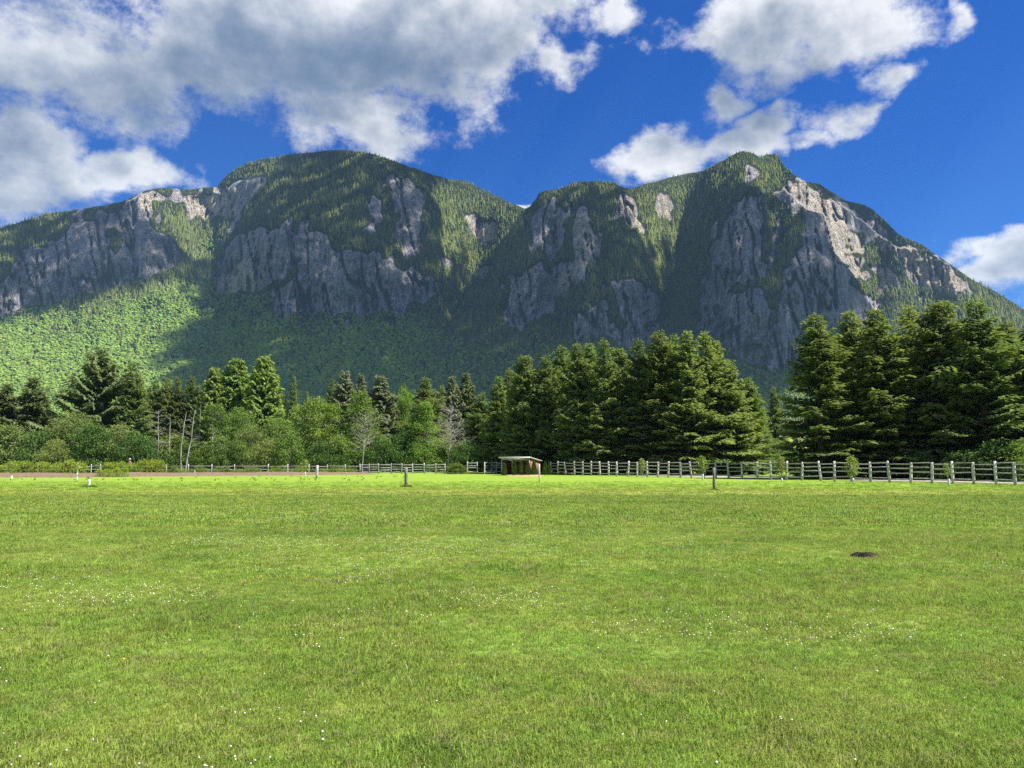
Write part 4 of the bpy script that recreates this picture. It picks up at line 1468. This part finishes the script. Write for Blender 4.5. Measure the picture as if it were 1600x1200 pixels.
ra, rb = (860, 92), (1584, 51.5)
rp = [860, 871.5, 884, 897, 910, 923, 937, 951, 963, 981, 995, 1011, 1027, 1043.5, 1062.6, 1080, 1099, 1118, 1138, 1159, 1182, 1204, 1227.5, 1252, 1282, 1303, 1329, 1359, 1389, 1421, 1454, 1487.5, 1519.5, 1554.7, 1584, 1622, 1664]
fence("rail_fence", [(u, line_D(u, ra, rb)) for u in rp], 1.52, (0.28, 0.72, 1.07, 1.39), "long weathered four rail split wood fence along the gravel road", 0.092, 0.044, M_POST, M_RAIL, alt=0.05, lean=0.045)
mb = [563, 577, 592, 611.5, 628, 645.5, 663, 681, 695]
fence("board_fence", [(u, 98.0 - 0.01 * (u - 563)) for u in mb], 1.32, (0.22, 0.52, 0.82, 1.14), "pale four rail paddock fence below the two alders", 0.07, 0.05, M_WHITEWOOD, M_WHITEWOOD, alt=0.03)
plant('bush', BUSHES[0], 712, 97.5, 724, 'green bush filling the gap between the two paddock fences', 'bush', None, 4.0, None, 2.6, 34)
mg = [730, 746, 757, 768, 775, 786]
fence("paddock_fence", [(730, 97), (746, 97), (757, 96), (768, 101), (776, 100), (787, 99)], 1.50, (0.30, 0.78, 1.02, 1.38), "short pale paddock fence joining the shed", 0.075, 0.05, M_WHITEWOOD, M_WHITEWOOD, skip=(1,), alt=0.02)
fence("low_fence", [(u, 103.0) for u in (-60, -20, 20, 60, 100, 143, 158, 200, 260.5, 295, 331, 367, 419, 450, 483, 512, 540, 563)], 1.18, (0.45, 0.92), "low two rail wood fence behind the hedge shrubs", 0.07, 0.04, M_WHITEWOOD, M_WHITEWOOD, alt=0.02)


# lone posts standing in the field
def lone_post(u, vtop, vbot, w, mat, label):
    D = EYE * F_PX / (vbot - 721.0)
    x, y = ground_at(u, D)
    h = height_at(vtop, D)
    V_, F = hewn((0, 0, -0.2), (rng.normal(0, 0.01), 0.0, h), w, w * 0.92, 8, 0.08)
    o = link("post", mesh_np("post", V_, F, None, False, mat), None, (x, y, 0), label=label, category="post")
    return o, D


lone_post(635, 731, 759.5, 0.11, M_DARKPOST, "dark wood post with a grass tuft at its foot, before the paddock fence")
lone_post(496, 727, 745.5, 0.135, M_RAIL, "stout grey post beside the mulch bed")
lone_post(842.5, 725, 752, 0.065, M_POST, "thin pinkish brown stake standing before the shed")
lone_post(1115, 731, 764, 0.085, M_DARKPOST, "slim grey post alone in front of the rail fence")
for (u, vt, vb) in ((305, 735, 743.5), (542, 738, 743.5), (615, 738, 742.5), (206.5, 727, 741)):
    o, _ = lone_post(u, vt, vb, 0.045, M_WHITEWOOD, "short thin white marker stake by the mulch bed")
    o['group'] = "white marker stakes"
    o['label'] = {305: "short white marker stake on the bed below the birch", 542: "short white marker stake at the mulch bed's end", 615: "short white marker stake in front of the paddock fence"}.get(u, "tall thin pale stake among the hedge shrubs")


# open shed
def box(x0, x1, y0, y1, z0, z1):
    v = [(x, y, z) for z in (z0, z1) for y in (y0, y1) for x in (x0, x1)]
    f = [(0, 2, 3, 1), (4, 5, 7, 6), (0, 1, 5, 4), (2, 6, 7, 3), (0, 4, 6, 2), (1, 3, 7, 5)]
    return np.array(v, float), f


def boxes(name, items, mat, parent):
    V_, F, n = [], [], 0
    for it in items:
        v, f = box(*it)
        V_.append(v)
        F += [tuple(i + n for i in q) for q in f]
        n += 8
    return link(name, mesh_np(name, np.concatenate(V_), F, None, False, mat), parent)


M_RED = wood_mat("faded red boards", (0.17, 0.075, 0.055), (0.33, 0.17, 0.13))
m_, g_, o_ = material("white painted metal")
principled(g_, o_, (0.72, 0.72, 0.70), 0.45, None, 0.4)
M_WHITE = m_


def build_shed():
    D = 87.0
    x, y = ground_at(827, D)
    e = empty("shed", (x, y, 0), "small open front shed with red board sides and white edged roof", "shed")
    e.rotation_euler = (0, 0, math.radians(-24))
    W, L, hf, hb = 3.45, 3.1, 1.98, 1.62
    # local: x from -W to 0 along the front, y back from 0 to L
    boxes("post", [(-W, -W + 0.10, 0.0, 0.10, 0, hf - 0.06)], M_WHITEWOOD, e)
    boxes("post", [(-0.10, 0.0, 0.0, 0.10, 0, hf - 0.06)], M_WHITEWOOD, e)
    boxes("post", [(-W * 0.62, -W * 0.62 + 0.09, 0.0, 0.09, 0, hf - 0.06)], M_WHITEWOOD, e)
    boxes("post", [(-W * 0.3, -W * 0.3 + 0.09, 0.0, 0.09, 0, hf - 0.06)], M_WHITEWOOD, e)
    boxes("header_beam", [(-W + 0.1, -0.1, 0.012, 0.08, hf - 0.26, hf - 0.10)], M_WHITEWOOD, e)
    nb = 16
    side = []
    for k in range(nb):
        y0, y1 = 0.12 + (L - 0.12) * k / nb, 0.12 + (L - 0.12) * (k + 1) / nb - 0.012
        zt = hf + (hb - hf) * (y1 / L) - 0.05
        side.append((y0, y1, zt))
    boxes("side_wall", [(-0.05 + 0.008 * (k % 2), -0.01 + 0.008 * (k % 2), a, b, 0.03, z) for k, (a, b, z) in enumerate(side)], M_RED, e)
    boxes("side_wall", [(-W + 0.01, -W + 0.05 + 0.008 * (k % 2), a, b, 0.03, z) for k, (a, b, z) in enumerate(side)], M_RED, e)
    boxes("back_wall", [(-W + 0.06 + (W - 0.12) * k / 16, -W + 0.06 + (W - 0.12) * (k + 1) / 16 - 0.012, L - 0.06, L - 0.02 + 0.008 * (k % 2), 0.03, hb - 0.06) for k in range(16)], M_RED, e)
    ov = 0.22
    z0, z1 = hf + ov * (hf - hb) / L, hb - ov * (hf - hb) / L
    V_ = np.array([(-W - ov, -ov, z0), (ov, -ov, z0), (ov, L + ov, z1), (-W - ov, L + ov, z1), (-W - ov, -ov, z0 + 0.05), (ov, -ov, z0 + 0.05), (ov, L + ov, z1 + 0.05), (-W - ov, L + ov, z1 + 0.05)])
    F = [(0, 3, 2, 1), (4, 5, 6, 7), (0, 1, 5, 4), (1, 2, 6, 5), (2, 3, 7, 6), (3, 0, 4, 7)]
    rf = link("roof", mesh_np("roof", V_, F, None, False, M_WHITE), e)
    boxes("fascia", [(-W - ov, ov, -ov - 0.03, -ov - 0.003, z0 - 0.09, z0 + 0.06)], M_WHITE, rf)


build_shed()


def mulch_mat(name, a, b):
    m, g, out = material(name)
    geo = g.new('ShaderNodeNewGeometry')
    n = g.noise(geo.outputs['Position'], 3.0, 6.0, 0.7)
    c = g.mix(g.ramp(n, 0.35, 0.65), a, b)
    principled(g, out, c, 0.95, bump(g, g.noise(geo.outputs['Position'], 9.0, 4.0, 0.7), 0.8, 0.06), 0.05)
    return m


def mound(name, us_, vb, D1, h, mat, label, taper=3.0, kind=True):
    """a low bank lying across the view"""
    nx, ny = len(us_), 9
    V_ = []
    for j in range(ny):
        s = j / (ny - 1)
        for i, u in enumerate(us_):
            D0 = EYE * F_PX / (np.interp(u, [p[0] for p in vb], [p[1] for p in vb]) - 721.0)
            D = D0 + (D1 - D0) * s
            x, y = ground_at(u, D)
            e = min(1.0, i / taper, (nx - 1 - i) / taper)
            z = h * math.sin(math.pi * min(s * 1.0, 1.0)) ** 0.6 * e * (0.8 + 0.4 * float(fbm(np.array(x / 4.0), np.array(y / 3.0), 3, 501))) - 0.03
            V_.append((x, y, z))
    return link(name, mesh_np(name, np.array(V_), grid_faces(ny, nx), None, True, mat), kind="structure", label=label)


mound("mulch_bed", np.linspace(-120, 590, 90), [(-120, 745.5), (120, 745.5), (300, 743.5), (460, 742.5), (590, 741)], 101.0, 0.34, mulch_mat("bark mulch", (0.12, 0.085, 0.058), (0.25, 0.185, 0.13)), "long low bed of brown bark mulch")
mound("mulch_bed", np.linspace(786, 850, 24), [(786, 743.5), (815, 744.8), (850, 743.5)], 87.5, 0.16, mulch_mat("pale mulch", (0.24, 0.18, 0.10), (0.42, 0.33, 0.20)), "pale straw coloured mulch heap before the shed")
m_soil = mulch_mat("dark soil", (0.012, 0.011, 0.009), (0.05, 0.042, 0.034))


def soil_patch():
    D = EYE * F_PX / (866 - 721.0)
    x, y = ground_at(1345, D)
    n = 22
    V_ = [(0, 0, 0.04)]
    for k in range(2):
        for j in range(n):
            a = 6.283 * j / n
            r_ = (0.11, 0.235)[k] * (1 + 0.35 * math.sin(3 * a + 1) + rng.normal(0, 0.10))
            V_.append((r_ * 1.0 * math.cos(a), r_ * 0.6 * math.sin(a), (0.022 + rng.normal(0, 0.010), -0.02)[k]))
    F = [(0, 1 + j, 1 + (j + 1) % n) for j in range(n)] + [(1 + j, 1 + n + j, 1 + n + (j + 1) % n, 1 + (j + 1) % n) for j in range(n)]
    link("molehill", mesh_np("molehill", np.array(V_), F, None, True, m_soil), None, (x, y, float(ground_z(x, y)) + 0.03), label="dark bare earth molehill in the open grass", category="molehill")


soil_patch()

# gravel road behind the rail fence
m_road = mulch_mat("gravel", (0.27, 0.25, 0.22), (0.40, 0.37, 0.33))


def gravel_road():
    x0, y0 = ground_at(*ra)
    x1, y1 = ground_at(*rb)
    d = np.array([x1 - x0, y1 - y0])
    d /= np.linalg.norm(d)
    nrm = np.array([-d[1], d[0]])
    if nrm[1] < 0:
        nrm = -nrm
    V_ = []
    ts = np.linspace(-30, 120, 60)
    for w in np.linspace(3.2, 8.2, 6):
        for t in ts:
            p = np.array([x0, y0]) + d * t + nrm * (w + 0.25 * math.sin(t * 0.7 + w))
            V_.append((p[0], p[1], 0.012))
    link("gravel_road", mesh_np("gravel road", np.array(V_), grid_faces(6, len(ts)), None, True, m_road), kind="structure", label="pale gravel road behind the rail fence")


gravel_road()


# small planted conifers by the shed
def small_thuja(seed, H, R, mat):
    r = np.random.default_rng(seed)
    tr, cr = Geo(), Geo()
    tr.add(*tube(np.array([(0, 0, -0.05), (0, 0, H * 0.5), (0, 0, H * 0.95)]), [0.03, 0.02, 0.006], 5))
    n = 1500
    t = r.uniform(0, 1, n) ** 1.15
    a = r.uniform(0, 6.28, n)
    prof = R * np.minimum(1.0, 0.55 + 2.5 * t) * (1 - t) ** 0.62
    rr = prof * (0.35 + 0.65 * r.uniform(0, 1, n) ** 0.5) * (1 + 0.12 * np.sin(3 * a + 9 * t))
    p = np.stack([rr * np.cos(a), rr * np.sin(a), 0.04 + t * (H - 0.1)], -1)
    d = np.stack([np.cos(a) * 0.5, np.sin(a) * 0.5, np.full(n, 1.0)], -1) + r.normal(0, 0.25, (n, 3))
    l = r.uniform(0.10, 0.19, n)
    sprays(cr, p, d, l, l * 0.5, np.clip(rr / np.maximum(prof, 1e-3) * r.uniform(0.4, 1, n), 0, 1), r, 0.9)
    return tr.mesh("trunk", M_BARK, True), cr.mesh("crown", mat)


THUJA = [small_thuja(k, 1.6, 0.48, M_THUJA) for k in (1, 2)]
for i, (u, vt, vb, w) in enumerate([(788, 724, 743, 10), (804, 719.5, 741.5, 11), (814, 720, 741, 9), (824.5, 719.5, 742.5, 11), (834.5, 719.5, 741, 10), (851.5, 722, 742.5, 10.5), (858, 723, 742, 8)]):
    D = EYE * F_PX / (vb - 721.0)
    D = min(D, 84.5) if i < 5 else min(D, 86)
    plant("thuja", THUJA[i % 2], u, D, vt, "small cone shaped thuja, %s in line along the open shed" % ORD[i], "shrub", "small thujas around the shed", 1.6, None, 0.48, w, 0.06)

# hedge shrubs on the left
HED = [broadleaf(600 + k, 1.5, 0.85, 0.02, 'bush', M_HEDGE, None, 26, 34, 0.15, 4, csize=0.22) for k in range(3)]
GH = "row of rounded hedge shrubs on the mulch bed"
for i, (u, vt, vb, w) in enumerate([(3, 731, 742, 16), (19, 725, 742, 20), (35, 725, 741.5, 18), (49, 727, 741.5, 16), (62, 726, 741.5, 17), (76, 727, 741.5, 16), (90, 727, 741.5, 17), (107, 723, 741.5, 22), (127, 726, 741.5, 18), (-14, 728, 742, 17),
                                    (168, 727, 741, 17), (180, 727, 741, 17), (191, 726, 741, 16), (204, 728, 741, 15), (216, 727, 741, 16), (227, 723, 740.5, 16), (240, 723, 740.5, 18), (252, 724, 740.5, 15)]):
    plant("hedge_shrub", HED[i % 3], u, 94.0, vt - 2.0, ("rounded yellow green hedge shrub, %s from the gate gap in the long row" % ORD[8 - i] if i < 9 else "rounded hedge shrub at the long row's outer end" if i == 9 else "rounded hedge shrub, %s from the gate gap, in the row past the gap" % ORD[i - 10]), "shrub", GH, 1.5, None, 0.85, w, 0.12)
for i, (u, vt, vb, w) in enumerate([(157, 734, 745, 13), (170, 734, 746, 15), (183, 732, 746, 15), (196, 731, 746.5, 15)]):
    plant("hedge_shrub", HED[(i + 1) % 3], u, 79.0, vt, "smaller hedge shrub in front of the row, %s from the gate gap" % ORD[i], "shrub", "smaller hedge shrubs in front of the row", 1.5, None, 0.85, w, 0.02)


# rank weeds growing through the low fence
LOWP = [broadleaf(640 + k, 1.0, 1.0, 0.02, 'bush', (M_LEAF, M_LEAF_L, M_LEAF_O)[k], None, 26, 36, 0.13, 5, csize=0.22) for k in range(3)]
for i, u in enumerate((272, 284, 300, 312, 322, 345, 356, 376, 390, 404, 430, 440, 462, 470, 505, 520, 534, 550)):
    plant("weed_clump", LOWP[i % 3], u, 101.6, 729 + (i * 7) % 5, "%s clump of rank weeds growing through the low fence, counted from the hedge" % ORD[i], "weeds", "weed clumps along the low fence", 1.0, None, 1.0, 15 + (i * 5) % 9, 0.0)


# young trees along the fence
def sapling_mesh(seed, H, R, mat, n=420, bare=0.3, leaf=0.16):
    r = np.random.default_rng(seed)
    tr, cr = Geo(), Geo()
    s = np.linspace(0, 1, 6)
    tr.add(*tube(np.stack([0.02 * np.sin(3 * s), 0.02 * np.cos(4 * s) - 0.02, s * H * 0.95], -1), 0.028 * (1 - s) + 0.008, 5))
    for k in range(14):
        z = H * r.uniform(bare, 0.85)
        a = r.uniform(0, 6.28)
        L = R * r.uniform(0.5, 1.0)
        tr.add(*tube(np.array([(0, 0, z), (0.5 * L * math.cos(a), 0.5 * L * math.sin(a), z + 0.3 * L), (L * math.cos(a) * 0.8, L * math.sin(a) * 0.8, z + 0.7 * L)]), [0.012, 0.009, 0.005], 3))
    t = r.uniform(0, 1, n)
    a = r.uniform(0, 6.28, n)
    rr = R * np.sqrt(np.clip(1 - (2 * t - 0.9) ** 2 * 0.8, 0.02, 1)) * r.uniform(0.1, 1, n) ** 0.6 * (1 + 0.3 * np.sin(4 * a + 8 * t))
    p = np.stack([rr * np.cos(a), rr * np.sin(a), H * (bare + (1 - bare) * t)], -1)
    d = r.normal(0, 1, (n, 3))
    l = leaf * r.uniform(0.7, 1.3, n)
    sprays(cr, p, d, l, l * 0.6, r.uniform(0, 1, n), r, 1.0)
    return tr.mesh("trunk", M_BIRCH, True), cr.mesh("crown", mat)


M_SAP = foliage_mat("young tree leaves", (0.17, 0.225, 0.05), (0.26, 0.32, 0.075), (0.38, 0.36, 0.14), 0.5, 0.35, 2.0, 0.1)


def sapling(seed, u, vt, vb, w, n, bare, label, guard=0.0):
    D = EYE * F_PX / (vb - 721.0)
    H = height_at(vt, D)
    R = w * D / F_PX / 2
    e = plant("young_tree", sapling_mesh(seed, H, R, M_SAP, n, bare, 0.15), u, D, None, label, "young tree", None, H, 0.0)
    if guard:
        V_, F = hewn((0.03, 0, 0.0), (0.03, 0, guard), 0.075, 0.07, 8, 0.03)
        link("trunk_guard", mesh_np("trunk guard", V_, F, None, True, M_WHITE), e)
    return e


sapling(1, 1003, 716, 746, 12, 260, 0.30, "young tree with sparse pale leaves at the fence's far third")
sapling(2, 1097, 712, 750, 16, 520, 0.32, "bushy young tree with reddish green top by the lone slim post", 0.55)
sapling(3, 1220, 712, 751.5, 13, 300, 0.25, "slender young tree leafy down one side before the fence", 0.25)
sapling(4, 1331, 713, 755, 20, 480, 0.30, "fullest young tree before the fence, broad leafy head", 0.4)
sapling(5, 1480, 724, 758.5, 14, 70, 0.45, "thin almost leafless young tree on a pale stem", 0.5)
sapling(6, 121, 722, 752, 12, 140, 0.45, "young tree in a white trunk guard before the hedge", 0.9)
sapling(7, 140.5, 744, 760, 4, 12, 0.7, "short white guarded seedling with a dark grass tuft at its foot", 0.5)
sapling(8, 477, 718, 744, 15, 300, 0.35, "young green tree growing out of the mulch bed", 0.5)
sapling(9, 19, 721, 748, 16, 200, 0.35, "young tree with thin pale stem before the hedge row's end", 0.3)


# unmown tufts at post feet
def foot_tuft(u, vb, w, h, label):
    D = EYE * F_PX / (vb - 721.0) - 0.05
    x, y = ground_at(u, D)
    r = np.random.default_rng(int(u))
    gq = Geo()
    n = 260
    a = r.uniform(0, 6.28, n)
    rr = w * np.sqrt(r.uniform(0, 1, n))
    p = np.stack([rr * np.cos(a), rr * 0.6 * np.sin(a), np.full(n, -0.02)], -1)
    d = np.stack([np.cos(a) * 0.6, np.sin(a) * 0.6, np.full(n, 1.0)], -1) + r.normal(0, 0.3, (n, 3))
    l = h * (1.1 - 0.8 * rr / w) * r.uniform(0.6, 1.2, n)
    sprays(gq, p, d, l, np.full(n, 0.03), r.uniform(0, 1, n), r, 1.0)
    link("grass_tuft", gq.mesh("grass tuft", M_LEAF), None, (x, y, 0), label=label, category="grass tuft")


foot_tuft(140.5, 760.5, 0.50, 0.30, "dark unmown grass tuft round the short white guard")
foot_tuft(635, 760, 0.38, 0.28, "unmown grass tuft at the dark post's foot")
foot_tuft(1115, 764.5, 0.26, 0.16, "small unmown grass tuft at the slim grey post")


# seedling row in front of the bed
def seedlings():
    r = np.random.default_rng(77)
    gq = Geo()
    for k in range(70):
        u = r.uniform(-10, 640)
        D = EYE * F_PX / (r.uniform(744.5, 751.5) - 721.0)
        x, y = ground_at(u, D)
        n = 9
        a = r.uniform(0, 6.28, n)
        sprays(gq, np.tile([[x, y, 0.0]], (n, 1)) + r.normal(0, 0.05, (n, 3)) * [1, 1, 0], np.stack([np.cos(a) * 0.6, np.sin(a) * 0.6, np.ones(n)], -1), r.uniform(0.1, 0.26, n), np.full(n, 0.05), r.uniform(0, 1, n), r, 1.0)
    link("weeds", gq.mesh("weeds", M_LEAF_O), kind="stuff", label="scattered low weeds along the edge of the mulch bed")


seedlings()


# someone working behind the hedge
def person():
    D = 99.0
    x, y = ground_at(202.5, D)
    e = empty("person", (x, y, 0.0), "person in a pink shirt and pale brimmed hat working behind the hedge shrubs", "person")
    e.scale = (1.04, 1.04, 1.04)
    e.rotation_euler = (0, 0, math.radians(160))
    J = {'pel': (0, 0, 0.95, .15, .11), 'ab': (0, -0.01, 1.10, .145, .11), 'ch': (0, -0.02, 1.32, .17, .12), 'nk0': (0, 0.0, 1.48, .075, .07), 'nk': (0, -0.02, 1.55, .058, .058), 'hd0': (0, -0.03, 1.63, .075, .088), 'hd': (0, -0.03, 1.71, .078, .095), 'hd1': (0, -0.02, 1.78, .055, .065)}
    E = [('pel', 'ab'), ('ab', 'ch'), ('ch', 'nk0'), ('nk0', 'nk'), ('nk', 'hd0'), ('hd0', 'hd'), ('hd', 'hd1')]
    for s, n in ((-1, 'l'), (1, 'r')):
        J.update({'sh' + n: (s * .19, 0, 1.43, .065, .065), 'el' + n: (s * .27, -0.06, 1.16, .046, .046), 'wr' + n: (s * .22, -0.28, 1.04, .032, .028), 'ha' + n: (s * .20, -0.36, 1.02, .042, .022),
                  'hi' + n: (s * .095, 0, .90, .095, .095), 'kn' + n: (s * .115, -0.03, .50, .062, .062), 'an' + n: (s * .12, 0.02, .09, .042, .042), 'to' + n: (s * .13, -0.16, .035, .045, .03)})
        E += [('ch', 'sh' + n), ('sh' + n, 'el' + n), ('el' + n, 'wr' + n), ('wr' + n, 'ha' + n), ('pel', 'hi' + n), ('hi' + n, 'kn' + n), ('kn' + n, 'an' + n), ('an' + n, 'to' + n)]
        for q in range(5):
            an = (q - 2) * 0.016
            k1, k2 = 'f%s%d' % (n, q), 'g%s%d' % (n, q)
            ln = (0.05, 0.075, 0.085, 0.078, 0.06)[q]
            J[k1] = (s * .20 + an * 1.3, -0.37 - ln * 0.6, 1.0, .010, .010)
            J[k2] = (s * .20 + an * 1.4, -0.37 - ln, .97, .009, .009)
            E += [('ha' + n, k1), (k1, k2)]
    names = list(J)
    me = bpy.data.meshes.new("body")
    me.from_pydata([J[k][:3] for k in names], [(names.index(a), names.index(b)) for a, b in E], [])
    m, g, out = material("skin, shirt and trousers")
    tc = g.new('ShaderNodeTexCoord')
    X, Y, Z = g.xyz(tc.outputs['Object'])
    c = g.mix(g.math('GREATER_THAN', Z, 0.96), (0.05, 0.06, 0.10), (0.58, 0.20, 0.19))
    skin = g.math('MAXIMUM', g.math('GREATER_THAN', Z, 1.52), g.math('MULTIPLY', g.math('LESS_THAN', Y, -0.16), g.math('GREATER_THAN', Z, 0.9)))
    c = g.mix(skin, c, (0.45, 0.28, 0.20))
    principled(g, out, c, 0.8)
    me.materials.append(m)
    b = link("body", me, e)
    sk = b.modifiers.new("skin", 'SKIN')
    for v, k in zip(me.skin_vertices[0].data, names):
        v.radius = J[k][3:5]
        v.use_root = (k == 'pel')
    b.modifiers.new("smooth", 'SUBSURF').render_levels = 1
    m2, g2, o2 = material("straw hat")
    principled(g2, o2, (0.62, 0.55, 0.40), 0.9)
    prof = [(0.0, 1.875), (0.06, 1.872), (0.085, 1.85), (0.095, 1.79), (0.11, 1.775), (0.19, 1.765), (0.192, 1.757), (0.10, 1.762)]
    n = 20
    V_ = [(r_ * math.cos(6.283 * j / n), r_ * math.sin(6.283 * j / n) - 0.02, z) for (r_, z) in prof for j in range(n)]
    F = [(i * n + j, i * n + (j + 1) % n, (i + 1) * n + (j + 1) % n, (i + 1) * n + j) for i in range(len(prof) - 1) for j in range(n)]
    link("hat", mesh_np("hat", np.array(V_), F, None, True, m2), e)
    bmh = bmesh.new()
    bmesh.ops.create_uvsphere(bmh, u_segments=14, v_segments=8, radius=0.1)
    hv = np.array([v.co[:] for v in bmh.verts]) * [0.86, 1.05, 0.8] + [0, 0.0, 1.74]
    hf = [[v.index for v in f.verts] for f in bmh.faces]
    bmh.free()
    m3, g3, o3 = material("dark hair")
    principled(g3, o3, (0.05, 0.035, 0.025), 0.7)
    link("hair", mesh_np("hair", hv, hf, None, True, m3), e)


person()
